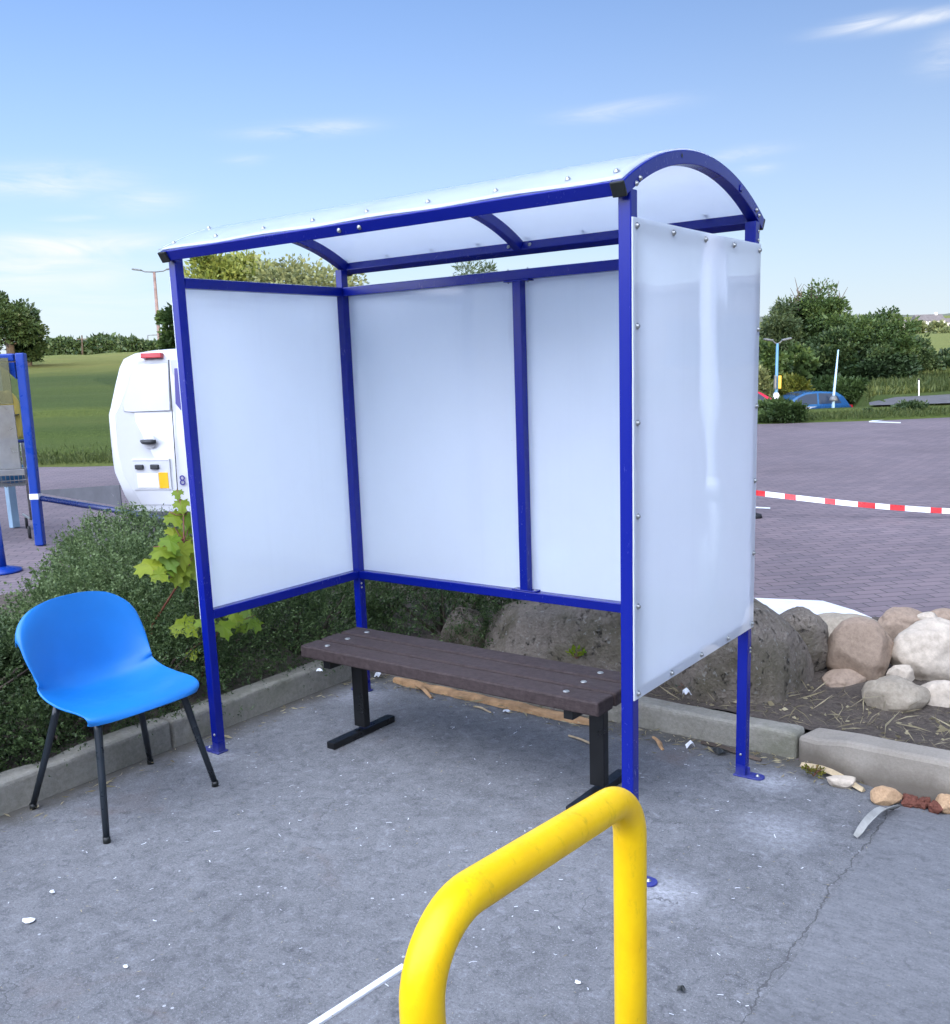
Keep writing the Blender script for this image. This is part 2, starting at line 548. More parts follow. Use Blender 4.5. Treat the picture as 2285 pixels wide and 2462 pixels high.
# fields (object space is s,t so strips run across)
m, t, b = mat('meadow', rough=.95, spec=.15)
v = t.obj()
n = t.noise(.22, 5, .6, t.obj(scale=(.25, 1.6, 1))); n2 = t.noise(9, 5, .7, v); n3 = t.noise(.05, 3, .5, t.obj(scale=(.3, 1, 1)))
n5 = t.noise(.5, 4, .6, t.obj(scale=(.06, 1.0, 1)))
col = t.mix(.5, t.ramp(n, [(.3, (.045, .062, .016)), (.5, (.06, .085, .018)), (.7, (.095, .10, .03))]), t.ramp(n2, [(.3, (.03, .05, .012)), (.7, (.10, .12, .035))]))
sp = t.node('ShaderNodeSeparateXYZ'); t.link(v, sp.inputs[0])
tt_ = t.math('ADD', t.math('DIVIDE', sp.outputs[1], 100), t.math('MULTIPLY', t.math('SUBTRACT', n5, .5), .06))
band = t.ramp(tt_, [(.18, (1.35, 1.35, 1.1)), (.24, (1.15, 1.2, .95)), (.255, (.8, .9, .75)), (.29, (1.1, 1.1, .9)), (.31, (.75, .85, .8)), (.40, (.85, .9, .85)), (.46, (.7, .8, .8)), (.52, (1.5, 1.3, 1.3)), (.62, (2.0, 1.6, 1.7)), (.8, (2.2, 1.9, 2.2))])
col = t.mix(1.0, col, band, 'MULTIPLY')
t.link(col, b.inputs['Base Color'])
t.link(t.bump(t.math('ADD', n2, n), .8, .08), b.inputs['Normal'])
MT['meadow'] = m

MT['asphalt'] = worn('asphalt', (.085, .085, .09), .85, .25, 3, .4, 90)
MT['far_hill'] = worn('far_hill_ground', (.16, .15, .075), .95, .3, .02, .0)


def rockmat(name, a, bcol, moss=None, sc=9):
    m, t, b = mat(name, rough=.88, spec=.3)
    v = t.obj()
    n = t.noise(sc, 7, .7, v, .4); n2 = t.noise(sc * 9, 4, .7, v); n3 = t.noise(sc * .35, 5, .65, v)
    col = t.mix(.45, t.ramp(n, [(.3, a), (.7, bcol)]), t.ramp(n2, [(.3, tuple(x * .7 for x in a)), (.7, tuple(min(1, x * 1.1) for x in bcol))]))
    if moss:
        col = t.mix(t.ramp(n3, [(.48, 0.0), (.62, .75)]), col, moss)
        pits = t.ramp(t.noise(sc * 2.6, 6, .75, v, .25), [(.34, .8), (.42, 0.0)])
        col = t.mix(pits, col, (.02, .018, .016))
        lich = t.ramp(t.noise(sc * 4, 4, .7, v), [(.60, 0.0), (.68, .75)])
        col = t.mix(lich, col, (.36, .35, .31))
    t.link(col, b.inputs['Base Color'])
    hgt = t.math('ADD', n, t.math('MULTIPLY', n2, .4))
    if moss: hgt = t.math('SUBTRACT', hgt, t.math('MULTIPLY', pits, .5))
    t.link(t.bump(hgt, 1.0 if moss else .7, .035 if moss else .009), b.inputs['Normal'])
    return m


MT['boulder'] = rockmat('lichened_boulder', (.15, .125, .10), (.32, .275, .22), (.10, .088, .05), 7)
MT['rock_brown'] = rockmat('brown_rock', (.26, .19, .135), (.41, .31, .225), None, 5)
MT['rock_pale'] = rockmat('pale_rock', (.46, .39, .30), (.66, .57, .45), None, 4)
MT['rock_grey'] = rockmat('grey_rock', (.28, .235, .17), (.44, .38, .29), None, 7)
MT['sandstone'] = rockmat('orange_sandstone', (.36, .22, .12), (.56, .38, .22), None, 12)
MT['redearth'] = rockmat('red_brick_rubble', (.085, .028, .018), (.20, .075, .05), None, 20)

MT['leaf_juniper'] = leafmat('juniper_leaf', (.022, .045, .014), (.10, .15, .05), .55, .2)
MT['leaf_grey'] = leafmat('silvery_leaf', (.045, .062, .045), (.16, .19, .14), .6, .2)
MT['leaf_green'] = leafmat('fresh_small_leaf', (.045, .085, .025), (.19, .26, .10), .5, .25)
MT['leaf_coton'] = leafmat('small_dark_leaf', (.022, .048, .014), (.12, .18, .06), .45, .2)
MT['leaf_maple'] = leafmat('sycamore_leaf', (.11, .22, .012), (.32, .37, .03), .45, .35)
MT['leaf_lime'] = leafmat('bright_leaf', (.09, .14, .022), (.26, .29, .07), .5, .3)
MT['leaf_pale'] = leafmat('pale_leaf', (.10, .13, .045), (.25, .27, .12), .5, .3)
MT['leaf_dark'] = leafmat('dark_leaf', (.015, .035, .014), (.075, .115, .04), .5, .2)
MT['leaf_mid'] = leafmat('mid_leaf', (.020, .048, .014), (.10, .15, .042), .5, .25)
MT['leaf_conifer'] = leafmat('conifer_needle', (.025, .048, .02), (.09, .125, .05), .55, .15)
MT['leaf_gold'] = leafmat('golden_leaf', (.09, .10, .012), (.22, .20, .03), .5, .3)
MT['leaf_olive'] = leafmat('olive_leaf', (.05, .075, .012), (.16, .17, .03), .5, .3)
MT['leaf_dry'] = leafmat('dry_grass_leaf', (.20, .16, .08), (.48, .42, .26), .7, .3)

# ------------------------------------------------------------------ foliage generators


def leaves(P, D, size, aspect=.5, jitter=.6, rng=RNG):
    """one folded leaf at each P, roughly along D"""
    n = len(P)
    D = D + rng.normal(0, jitter, (n, 3))
    D /= np.linalg.norm(D, axis=1, keepdims=True) + 1e-9
    a = rng.normal(0, 1, (n, 3))
    S = np.cross(D, a); S /= np.linalg.norm(S, axis=1, keepdims=True) + 1e-9
    U = np.cross(S, D)
    L = (size * rng.uniform(.5, 1.25, n) * np.where(rng.uniform(0, 1, n) > .9, 1.6, 1.0))[:, None]
    W = L * aspect
    V = np.empty((n, 4, 3))
    V[:, 0] = P
    V[:, 1] = P + D * L * .45 + S * W * .5 + U * L * .12
    V[:, 2] = P + D * L
    V[:, 3] = P + D * L * .45 - S * W * .5 + U * L * .12
    Fq = np.arange(4 * n).reshape(n, 4)
    return V.reshape(-1, 3), Fq


def merge(parts):
    Vs, Fs, Ts, o = [], [], [], 0
    for V, Fq, T in parts:
        Vs.append(V); Fs.append(Fq + o); Ts.append(T); o += len(V)
    return np.concatenate(Vs), np.concatenate(Fs), np.concatenate(Ts)


def sphere_dirs(n, zmin=-1.0, rng=RNG):
    z = rng.uniform(zmin, 1, n); a = rng.uniform(0, 2 * PI, n); r = np.sqrt(1 - z * z)
    return np.stack([r * np.cos(a), r * np.sin(a), z], 1)


def shrub(name, label, cat, mounds, m, density=1.0, sprig=.11, leaf=.014, per=16, base=None, group=None, aspect=.5, up=.35, zlow=.06, seed=1):
    """mounds = [(centre, (rx,ry,rz))]; sprigs of small leaves over the whole volume, woody stems inside"""
    rng = np.random.default_rng(seed)
    c0 = mounds[0][0]
    base = base or (c0[0], c0[1], .1)
    root = thing(name, label, cat, base, group=group)
    parts = []
    for c, r in mounds:
        c = np.array(c); r = np.array(r)
        area = 4 * PI * ((r[0] * r[1]) ** 1.6 + (r[0] * r[2]) ** 1.6 + (r[1] * r[2]) ** 1.6) / 3
        area = 4 * PI * (((r[0] * r[1]) ** 1.6 + (r[0] * r[2]) ** 1.6 + (r[1] * r[2]) ** 1.6) / 3) ** (1 / 1.6) * .65
        n = int(area * 1050 * density)
        d = sphere_dirs(n, -.35, rng)
        lump = np.array([mnoise.noise(Vector(x * 2.6 + c * 3)) for x in d]) * .22 + np.array([mnoise.noise(Vector(x * 7 + c * 5)) for x in d]) * .12
        rad = (1 - np.abs(rng.normal(0, .16, n))) * (1 + lump)
        P = c + d * r * rad[:, None]
        keep = P[:, 2] > zlow
        P, d = P[keep], d[keep]
        nrm = d / r; nrm /= np.linalg.norm(nrm, axis=1, keepdims=True)
        D = nrm + np.array([0, 0, up]) + rng.normal(0, .45, nrm.shape)
        D /= np.linalg.norm(D, axis=1, keepdims=True)
        L = sprig * rng.uniform(.5, 1.3, len(P))
        k = np.linspace(.05, 1, per)
        PP = P[:, None, :] + D[:, None, :] * (L[:, None] * k[None, :])[:, :, None] + rng.normal(0, .004, (len(P), per, 3))
        DD = np.repeat(D[:, None, :], per, 1) * .9
        V, Fq = leaves(PP.reshape(-1, 3), DD.reshape(-1, 3), leaf, aspect, .62, rng)
        tip = np.repeat(rng.uniform(0, .75, len(P))[:, None], per, 1) + .35 * k[None, :] * rng.uniform(.3, 1, (len(P), 1))
        parts.append((V, Fq, np.repeat(np.clip(tip, 0, 1).reshape(-1), 4)))
    V, Fq, T = merge(parts)
    np_obj('foliage', V, Fq, m, root, T)
    mb = MB()
    rr = random.Random(seed)
    for c, r in mounds:
        for k in range(9):
            a = rr.uniform(0, 2 * PI)
            e = Vector(c) + Vector((math.cos(a) * r[0] * .75, math.sin(a) * r[1] * .75, r[2] * rr.uniform(.2, .8)))
            b0 = Vector((c[0] + rr.uniform(-.05, .05), c[1] + rr.uniform(-.05, .05), .05))
            mb.tube([b0, (b0 + e) / 2 + Vector((rr.uniform(-.05, .05), rr.uniform(-.05, .05), .06)), e], [.012, .008, .003], 5)
    mb.build('stem', MT['bark'], root, smooth=True)
    return root


def tree(name, label, cat, base, height, crown, m, n=9000, leaf=.15, clumps=70, trunk=.14, seed=1, group=None, aspect=.6, stemto=.6, clump_r=.28, conical=False, droop=0.0, bark=None):
    """crown = (cx,cy,cz, rx,ry,rz) relative to base; tapered trunk with limbs, leaf clumps spread through the volume"""
    rng = np.random.default_rng(seed)
    rr = random.Random(seed)
    root = thing(name, label, cat, base, group=group)
    B = Vector(base)
    cc = np.array(crown[:3]) + np.array(base); r = np.array(crown[3:])
    d = sphere_dirs(clumps, -.85, rng)
    rad = rng.uniform(.25, 1.0, clumps) ** .55
    lump = np.array([mnoise.noise(Vector(x * 1.8) + Vector((seed * 3.1, 0, 0))) for x in d])
    CL = cc + d * r * (rad * (1 + .35 * lump))[:, None]
    if conical:
        h = (CL[:, 2] - (cc[2] - r[2])) / (2 * r[2])
        sc = np.clip(1.25 * (1 - h) + .08, .06, 1)[:, None]
        CL[:, :2] = cc[:2] + (CL[:, :2] - cc[:2]) * sc
    w = rng.uniform(.4, 1.3, clumps); w /= w.sum()
    idx = rng.choice(clumps, n, p=w)
    cr_ = clump_r * r.mean() * rng.uniform(.6, 1.25, clumps)
    off = rng.normal(0, 1, (n, 3)) * np.array([1, 1, .62])
    off /= np.maximum(1, np.linalg.norm(off, axis=1, keepdims=True) / 1.7)
    P = CL[idx] + off * cr_[idx][:, None] * .62
    D = off + (P - cc) / r * .6 + np.array([0, 0, .25 - droop])
    V, Fq = leaves(P, D, leaf, aspect, .7, rng)
    tclump = rng.uniform(0, .6, clumps)
    T = np.clip(tclump[idx] + rng.uniform(0, .4, n), 0, 1)
    np_obj('crown', V, Fq, m, root, np.repeat(T, 4))
    mb = MB()
    top = Vector(cc) + Vector((0, 0, r[2] * (stemto if not conical else .9)))
    k = Vector((rr.uniform(-.1, .1) * r[0], rr.uniform(-.1, .1) * r[1], 0))
    mb.tube([B - Vector((0, 0, .3)), B + (top - B) * .35 + k, B + (top - B) * .7 - k, top], [trunk, trunk * .75, trunk * .45, trunk * .12], 8)
    order = sorted(range(clumps), key=lambda i: -w[i])[:min(26, clumps)]
    for i in order:
        e = Vector(CL[i])
        f = min(.92, max(.12, (e.z - B.z) / max(.1, (top.z - B.z)) * .72))
        s0 = B + (top - B) * f
        mb.tube([s0, (s0 + e) / 2 + Vector((0, 0, -.06 * r[2])), e], [trunk * .32 * (1.1 - f), trunk * .2 * (1.1 - f), trunk * .05], 5)
    mb.build('trunk', bark or MT['bark'], root, smooth=True)
    return root


def rock(name, label, cat, c, size, m, seed, rotz=0.0, group=None, boxy=1.0, cut=(.66, .9), rough=.18, parent=None, sub=5):
    bm = bmesh.new()
    bmesh.ops.create_icosphere(bm, subdivisions=sub, radius=1)
    o = Vector((seed * 7.3, seed * 1.9, seed * 3.7))
    rr = random.Random(seed)
    planes = []
    for k in range(9):
        a, z = rr.uniform(0, 2 * PI), rr.uniform(-.5, 1)
        q = math.sqrt(max(0, 1 - z * z))
        planes.append((Vector((q * math.cos(a), q * math.sin(a), z)), rr.uniform(*cut)))
    for v in bm.verts:
        p = v.co.normalized()
        rad = 1 + rough * mnoise.noise(p * 1.3 + o) * 1.6 + rough * .45 * mnoise.noise(p * 3.7 + o) + rough * .16 * mnoise.noise(p * 11 + o)
        q = p * rad
        for n_, h in planes:
            e = q.dot(n_) - h
            if e > 0: q -= n_ * e * .8
        v.co = Vector([math.copysign(abs(k) ** boxy, k) for k in q]) if boxy < 1 else q
        v.co += p * .012 * mnoise.noise(p * 22 + o)
    rot = Matrix.Rotation(rotz, 3, 'Z')
    for v in bm.verts:
        v.co = rot @ Vector((v.co.x * size[0], v.co.y * size[1], v.co.z * size[2]))
    me = bpy.data.meshes.new(name)
    bm.to_mesh(me); bm.free()
    me.materials.append(m)
    me.polygons.foreach_set('use_smooth', [True] * len(me.polygons))
    ob = bpy.data.objects.new(name, me)
    ob.location = c
    C.objects.link(ob)
    return tag(ob, label, cat, group)


# ------------------------------------------------------------------ ground setting
def smooth(a, b, x):
    x = min(1, max(0, (x - a) / (b - a)))
    return x * x * (3 - 2 * x)


def lot_edge(s):
    return 18.7 + 5.6 * smooth(-3.5, 5.0, s) + .35 * math.sin(s * .5)


def lerp_pts(x, pts):
    if x <= pts[0][0]: return pts[0][1]
    for (a, p), (b, q) in zip(pts, pts[1:]):
        if x <= b: return p + (q - p) * (x - a) / (b - a)
    return pts[-1][1]


def terrain_z(s, t):
    te = lot_edge(s)
    left = lerp_pts(t - te, [(-3, -.05), (-.3, -.05), (.0, .02), (5, .30), (5.4, .42), (10, .62), (10.5, .76), (20, 1.35), (40, 2.4), (61, 3.65), (90, 4.0), (400, 6.0), (900, 10)])
    dip = lerp_pts(t, [(28.5, 0), (31.5, -1.35), (43.5, -1.35), (47, -.1), (60, .7)]) if t < 60 else .7
    flat = lerp_pts(t, [(27, .05), (36, -.02), (38, .08), (50, .45), (60, .7)])
    k = smooth(.375, .41, s / max(t, 5))
    near = dip * (1 - k) + flat * k
    if t < 30: near = lerp_pts(t - te, [(-3, -.05), (-.3, -.05), (0, .03), (1.5, .12), (3.0, .06), (4.5, .0)])
    far = lerp_pts(t, [(60, .7), (120, 1.8), (200, 4.2), (260, 6.0), (310, 6.6), (340, 7.4), (400, 12), (600, 22), (900, 24)])
    right = near if t < 60 else far
    w = smooth(-2, 5, s * min(1, 20 / max(t, 20)) if t > 20 else s)
    z = left * (1 - w) + right * w
    if t > te + .5: z += .05 * mnoise.noise(Vector((s * .35, t * .35, 0))) * min(3, t / 25)
    return z


def put_st(o):
    o.location = (CAM.x, CAM.y, 0)
    o.rotation_euler = (0, 0, math.atan2(rgt.y, rgt.x))


tt = list(np.arange(15, 60, .55)) + list(np.arange(60, 130, 2.5)) + list(np.geomspace(130, 900, 34))
rows = []
for t_ in tt:
    rows.append([Vector((q * (t_ + 6), t_, terrain_z(q * (t_ + 6), t_))) for q in np.linspace(-1.5, 1.5, 150)])
o = MB().grid(rows).build('terrain', MT['meadow'], smooth=True)
put_st(o); tag(o, kind='structure')

# block paved car park up to the bank; forecourt concrete lies on it
ss = np.linspace(-70, 70, 140)
rows = [[Vector((s_, -60, -.004)) for s_ in ss], [Vector((s_, lot_edge(s_), -.004)) for s_ in ss]]
o = MB().grid(rows).build('car_park', MT['paving'])
put_st(o); tag(o, kind='structure')
o = MB().add([(-3000, -3000, -1.9), (3000, -3000, -1.9), (3000, 3000, -1.9), (-3000, 3000, -1.9)], [(0, 1, 2, 3)]).build('ground', MT['far_hill'])
tag(o, kind='structure')

o = MB().add([(-.21, -12, 0), (9, -12, 0), (9, 1.19, 0), (-.21, 1.19, 0)], [(0, 1, 2, 3)]).build('forecourt', MT['concrete'])
tag(o, kind='structure')
# newer smooth slab right of the crack
edge = [(2.545 + .02 * mnoise.noise(Vector((0, y * 3, 2))), y) for y in np.linspace(-12, 1.0, 120)]
o = MB().add([(x, y, .004) for x, y in edge] + [(9, 1.0, .004), (9, -12, .004)], [tuple(range(len(edge) + 2))]).build('footpath', MT['concrete_smooth'])
tag(o, kind='structure')

# road and far car road
rd = MB()
rd.grid([[Vector((s_ + q * 2.2, 29.4 + q * 5.6 + .10 * (s_ - 11), terrain_z(s_ + q * 2.2, 29.4 + q * 5.6) + .06)) for s_ in np.linspace(11.9, 45, 34)] for q in (0, .25, .5, .75, 1)])
o = rd.build('road', MT['asphalt'], smooth=True); put_st(o); tag(o, kind='structure')
rd = MB().grid([[Vector((s_, 33.0, -1.30)) for s_ in np.linspace(1, 12.4, 10)], [Vector((s_, 42.5, -1.30)) for s_ in np.linspace(1, 15.5, 10)]])
o = rd.build('road', MT['asphalt']); put_st(o); tag(o, kind='structure')

# kerbs: units butted end to end
kb = MB()
rr = random.Random(3)


def kerb_run(a, b, wdir, h, w, unit, z0=-.1):
    a, b = Vector(a), Vector(b)
    d = (b - a); n_ = max(1, round(d.length / unit)); d /= n_
    for i in range(n_):
        p, q = a + d * i, a + d * (i + 1)
        g = d.normalized() * .004
        dz = rr.uniform(-.006, .006)
        c = (p + q) / 2 + Vector(wdir) * (w / 2 + rr.uniform(-.004, .004))
        ang = math.atan2(d.y, d.x)
        kb.box((c.x, c.y, (z0 + h + dz) / 2), (d.length - .004, w, h + dz - z0), Matrix.Rotation(ang, 3, 'Z'))


kerb_run((-.19, -9.0, 0), (-.215, 1.20, 0), (-1, 0, 0), .125, .11, 1.25)
kerb_run((-.20, 1.205, 0), (2.11, 1.19, 0), (0, 1, 0), .108, .11, 1.25)
o = kb.build('kerb', MT['kerb'], bevel=.02, segs=3); tag(o, kind='structure')
kb = MB()
cps = [(2.114, 1.182, .112), (2.20, 1.150, .128), (2.32, 1.105, .148), (2.48, 1.068, .160), (2.75, 1.050, .166), (3.4, 1.035, .168), (7.2, 1.0, .168)]
rows = []
for i, (x, y, h) in enumerate(cps):
    q0, q1 = cps[max(0, i - 1)], cps[min(len(cps) - 1, i + 1)]
    dx, dy = q1[0] - q0[0], q1[1] - q0[1]; l_ = math.hypot(dx, dy); nx_, ny_ = -dy / l_ * .125, dx / l_ * .125
    rows.append([Vector((x, y, -.1)), Vector((x, y, h)), Vector((x + nx_, y + ny_, h + .004)), Vector((x + nx_, y + ny_, -.1))])
kb.grid(rows, True); nk = (len(cps) - 1) * 4
kb.f += [(0, 1, 2, 3), (nk + 3, nk + 2, nk + 1, nk)]; kb.m += [0, 0]
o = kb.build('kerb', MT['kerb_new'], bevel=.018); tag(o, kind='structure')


def roughen(o, amp, cuts):
    bm = bmesh.new(); bm.from_mesh(o.data)
    long_ = [e for e in bm.edges if e.calc_length() > .3]
    bmesh.ops.subdivide_edges(bm, edges=long_, cuts=cuts, use_grid_fill=True)
    for v in bm.verts:
        k = Vector((mnoise.noise(v.co * 9), mnoise.noise(v.co * 9 + Vector((7, 0, 0))), mnoise.noise(v.co * 13 + Vector((0, 5, 0)))))
        v.co += k * amp
        chip = mnoise.noise(v.co * 4.3 + Vector((3, 1, 9)))
        if chip > .30 and v.co.z > .05: v.co.z -= (chip - .30) * .05
    bm.to_mesh(o.data); bm.free()


for o_ in list(C.objects):
    if o_.name.startswith('kerb'): roughen(o_, .005, 22)


# soil of the planting bed
def soil_z(x, y):
    d = min(3.55 - y if x > -.3 else 9, 1)
    z = .095 + .02 * math.exp(-((y - 2.2) ** 2) / .5) * smooth(.2, 1.6, x) - .06 * smooth(2.7, 3.3, y) * smooth(.2, .8, x) + .02 * mnoise.noise(Vector((x * 3, y * 3, 0))) + .012 * mnoise.noise(Vector((x * 11, y * 11, 0)))
    return z


sb = MB()
xs, ys = np.linspace(-3.6, -.31, 50), np.linspace(-7, 3.5, 120)
sb.grid([[Vector((x, y, soil_z(x, y))) for x in xs] for y in ys])
xs, ys = np.linspace(-.31, 7.2, 130), np.linspace(1.30, 3.5, 60)
sb.grid([[Vector((x, y, soil_z(x, y))) for x in xs] for y in ys])
sb.grid([[Vector((x, 3.5, soil_z(x, 3.5) if k else -.05)) for x in np.linspace(-3.6, 7.2, 90)] for k in (0, 1)])
sb.grid([[Vector((-3.6, y, soil_z(-3.6, y) if k else -.05)) for y in np.linspace(-7, 3.5, 60)] for k in (0, 1)])
o = sb.build('planting_bed', MT['soil'], smooth=True, recalc=False); tag(o, kind='structure')

# white painted edging between the bed and the paving
ed = MB()
ep = [(-3.6, 3.52), (.6, 3.52)]
ed.box((-1.5, 3.55, .0), (4.2, .10, .11));
zt = .085
pg_ = [gz(u, v, zt) for u, v in ((1360, 1158), (1480, 1163), (1600, 1168), (1660, 1186), (1696, 1201), (1672, 1216), (1600, 1222), (1480, 1222), (1360, 1222))]
n_ = len(pg_)
ed.add(pg_ + [Vector((q.x, q.y, -.05)) for q in pg_], [tuple(range(n_))] + [(i, (i + 1) % n_, n_ + (i + 1) % n_, n_ + i) for i in range(n_)])
MT['edging'] = worn('painted_edging', (.72, .74, .76), .6, .12, 8, .3, 50)
o = ed.build('edging', MT['edging']); tag(o, kind='structure')

# ------------------------------------------------------------------ the shelter
L, D, H = 1.981, .936, .02
ZL, ZH = .611, 1.962
AY, AZ, AR = .47, 1.166, 1.034            # arch centre (y,z) and tube centre radius
A0 = 30.2


def arc(r, deg):
    return (AY + r * math.sin(R(deg)), AZ + r * math.cos(R(deg)))


sh = thing('waiting_shelter', 'open fronted blue tube shelter with white sheet walls and curved white roof', 'shelter', (0, 0, 0))

# shared bolt mesh: washer, dome and hex
bm_ = MB()
bm_.lathe((0, 0, 0), [(.0001, 0), (.0105, 0), (.0105, .0022), (.0075, .0026), (.0070, .006), (.0052, .0088), (.002, .0102), (.0001, .0104)], 14)
_b = bm_.build('bolt', MT['zinc'], smooth=True)
BOLT = _b.data
bpy.data.objects.remove(_b)


def bolt(parent, p, axis, s=1.0):
    s *= .68
    o = bpy.data.objects.new('bolt', BOLT)
    C.objects.link(o)
    o.parent = parent
    o.location = Vector(p) - OFF.get(parent.name, Vector((0, 0, 0)))
    o.rotation_mode = 'QUATERNION'
    o.rotation_quaternion = Vector((0, 0, 1)).rotation_difference(Vector(axis).normalized())
    o.scale = (s, s, s)
    return o


for (x, y) in ((0, 0), (L, 0), (0, D), (L, D)):
    sx = -1 if x == 0 else 1
    yy = AY - y
    ztop = AZ + math.sqrt((AR - .02) ** 2 - yy ** 2) - .003
    pb = MB()
    pb.box((x, y, ztop / 2 + .003), (.04, .04, ztop - .006))
    p = pb.build('post', MT['blue'], sh, bevel=.003)
    bp = MB()
    poly = [(x - sx * .026, y - .028), (x + sx * .062, y - .028)]
    poly += [(x + sx * (.062 + .028 * math.cos(a)), y + .028 * math.sin(a)) for a in np.linspace(-PI / 2, PI / 2, 9)[1:-1]]
    poly += [(x + sx * .062, y + .028), (x - sx * .026, y + .028)]
    bp.prism(poly, .0, .007)
    bp.box((x + sx * .026, y, .022), (.012, .006, .03))
    bp.build('base_plate', MT['blue'], p, bevel=.0015)
    bolt(p, (x + sx * .062, y, .007), (0, 0, 1), 1.15)
    if x == 0 and y == 0: bolt(p, (x + .004, -.0205, .085), (0, -1, 0), .8)
    if x > 0 and y > 0:
        bolt(p, (x + .0, y - .02, .09), (0, -1, 0), .7)
        for zz in (.545, .53): bolt(p, (x + .0205, y + .004, zz - .03), (1, 0, 0), .75)
        for zz in (2.0, 2.03): bolt(p, (x + .0205, y + .006, zz), (1, 0, 0), .75)
    if x == 0 and y > 0:
        for zz in (.575, .555): bolt(p, (x + .0205, y - .006, zz - .01), (1, 0, 0), .7)


def rail(a, b):
    return MB().beam(a, b, .04, .04).build('rail', MT['blue'], sh, bevel=.003)


for x in (0, L):
    for z in (ZL, ZH):
        rail((x, H + .001, z), (x, D - H - .001, z))
for z in (ZL, ZH):
    rail((H + .001, D, z), (L - H - .001, D, z))
XM = .993
mp = MB()
mp.box((XM, D, (ZL + ZH) / 2), (.04, .04, ZH - ZL - .041))
mp.box((XM, D - .001, ZL + .0235), (.125, .042, .006))
mp.box((XM, D - .001, ZH - .0235), (.125, .042, .006))
mp = mp.build('mullion', MT['blue'], sh, bevel=.002)
for sx in (-1, 1):
    bolt(mp, (XM + sx * .048, D - .004, ZL + .0265), (0, 0, 1), .8)
    bolt(mp, (XM + sx * .048, D - .004, ZH - .0265), (0, 0, -1), .8)
    bolt(mp, (XM + sx * .048, D - .004, ZH + .0205), (0, 0, 1), .8)


def arch(xc, w, ends, name='roof_arch'):
    n = 40
    rows = []
    degs = np.linspace(-ends, ends, n)
    for dg in degs:
        ri, ro = AR - .02, AR + .02
        (yi, zi), (yo, zo) = arc(ri, dg), arc(ro, dg)
        rows.append([Vector((xc - w / 2, yi, zi)), Vector((xc + w / 2, yi, zi)), Vector((xc + w / 2, yo, zo)), Vector((xc - w / 2, yo, zo))])
    mb = MB().grid(rows, True)
    mb.f += [(3, 2, 1, 0), tuple((n - 1) * 4 + k for k in range(4))]
    mb.m += [0, 0]
    o = mb.build(name, MT['blue'], sh, bevel=.0025)
    return o


def end_cap(parent, xc, dg, sgn):
    (yc, zc) = arc(AR, dg)
    tn = Vector((0, math.cos(R(dg)), -math.sin(R(dg)))) * sgn
    nr = Vector((0, math.sin(R(dg)), math.cos(R(dg))))
    c = Vector((xc, yc, zc)) + tn * .004
    rot = Matrix((Vector((1, 0, 0)), tn, nr)).transposed()
    MB().box(c, (.043, .010, .043), rot).build('end_cap', MT['cap'], parent, bevel=.003)


ar_l = arch(0, .04, A0)
ar_r = arch(L, .04, A0)
for a_, xc in ((ar_l, 0), (ar_r, L)):
    end_cap(a_, xc, -A0, -1); end_cap(a_, xc, A0, 1)
ar_m = arch(.985, .036, A0 - 2.3)
ty = lambda dg: Vector((0, math.cos(R(dg)), -math.sin(R(dg))))
for y, z in ((.012, 2.077), (.034, 2.094)): bolt(ar_r, (L + .0205, y, z), (1, 0, 0), 1.1)
for y, z in ((.918, 2.098), (.942, 2.082)): bolt(ar_r, (L + .0205, y, z), (1, 0, 0), 1.1)
# drilled hole and small tab on the right arch
yz = arc(AR + .004, -9); MB().lathe((L + .0196, yz[0], yz[1]), [(.0001, 0), (.006, 0), (.006, .0012), (.0001, .0012)], 12, (1, 0, 0)).build('hole', MT['cap'], ar_r)
yz = arc(AR - .002, 17); MB().box((L + .0225, yz[0], yz[1]), (.005, .016, .022), Matrix.Rotation(R(-17), 3, 'X')).build('tab', MT['blue'], ar_r, bevel=.002)


def arch_beam(dg):
    y, z = arc(AR, dg)
    rot = Matrix.Rotation(R(-dg), 3, 'X')
    return MB().box((L / 2, y, z), (L - .042, .04, .04), rot).build('roof_beam', MT['blue'], sh, bevel=.003)


AB = A0 - 1.13
fb = arch_beam(-AB); bb = arch_beam(AB)
y, z = arc(AR, -AB)
for x in (.935, 1.026):
    bolt(fb, Vector((x, y, z)) - ty(-AB) * .0205, -ty(-AB), 1.15)
y, z = arc(AR, AB)
for x in (.935, 1.04):
    bolt(bb, Vector((x, y, z)) - ty(AB) * .0205, -ty(AB), 1.05)

# curved roof sheet, 4 mm, a little wavy along its front edge
n, nx = 44, 60
top_, bot_ = [], []
for i in range(n):
    dg = -A0 + .35 + (2 * A0 - .7) * i / (n - 1)
    rt_, rb_ = [], []
    for j in range(nx):
        x = -.024 + (L + .024 + .012) * j / (nx - 1)
        edge = max(0, 1 - (i / (n - 1)) * 12)
        wv = edge * .0022 * (1 + math.sin(x * 12 + 1))
        y, z = arc(AR + .0215 + wv, dg); rb_.append(Vector((x, y, z)))
        y, z = arc(AR + .0255 + wv, dg); rt_.append(Vector((x, y, z)))
    top_.append(rt_); bot_.append(rb_)
rs = MB().grid(top_).grid(bot_)
N_ = n * nx
for i in range(n - 1):
    for j in (0, nx - 1):
        a, b2 = i * nx + j, (i + 1) * nx + j
        rs.f.append((a, b2, b2 + N_, a + N_)); rs.m.append(0)
for j in range(nx - 1):
    for i in (0, n - 1):
        a, b2 = i * nx + j, i * nx + j + 1
        rs.f.append((a, b2, b2 + N_, a + N_)); rs.m.append(0)
roof = rs.build('roof_sheet', MT['roof'], sh, smooth=True)
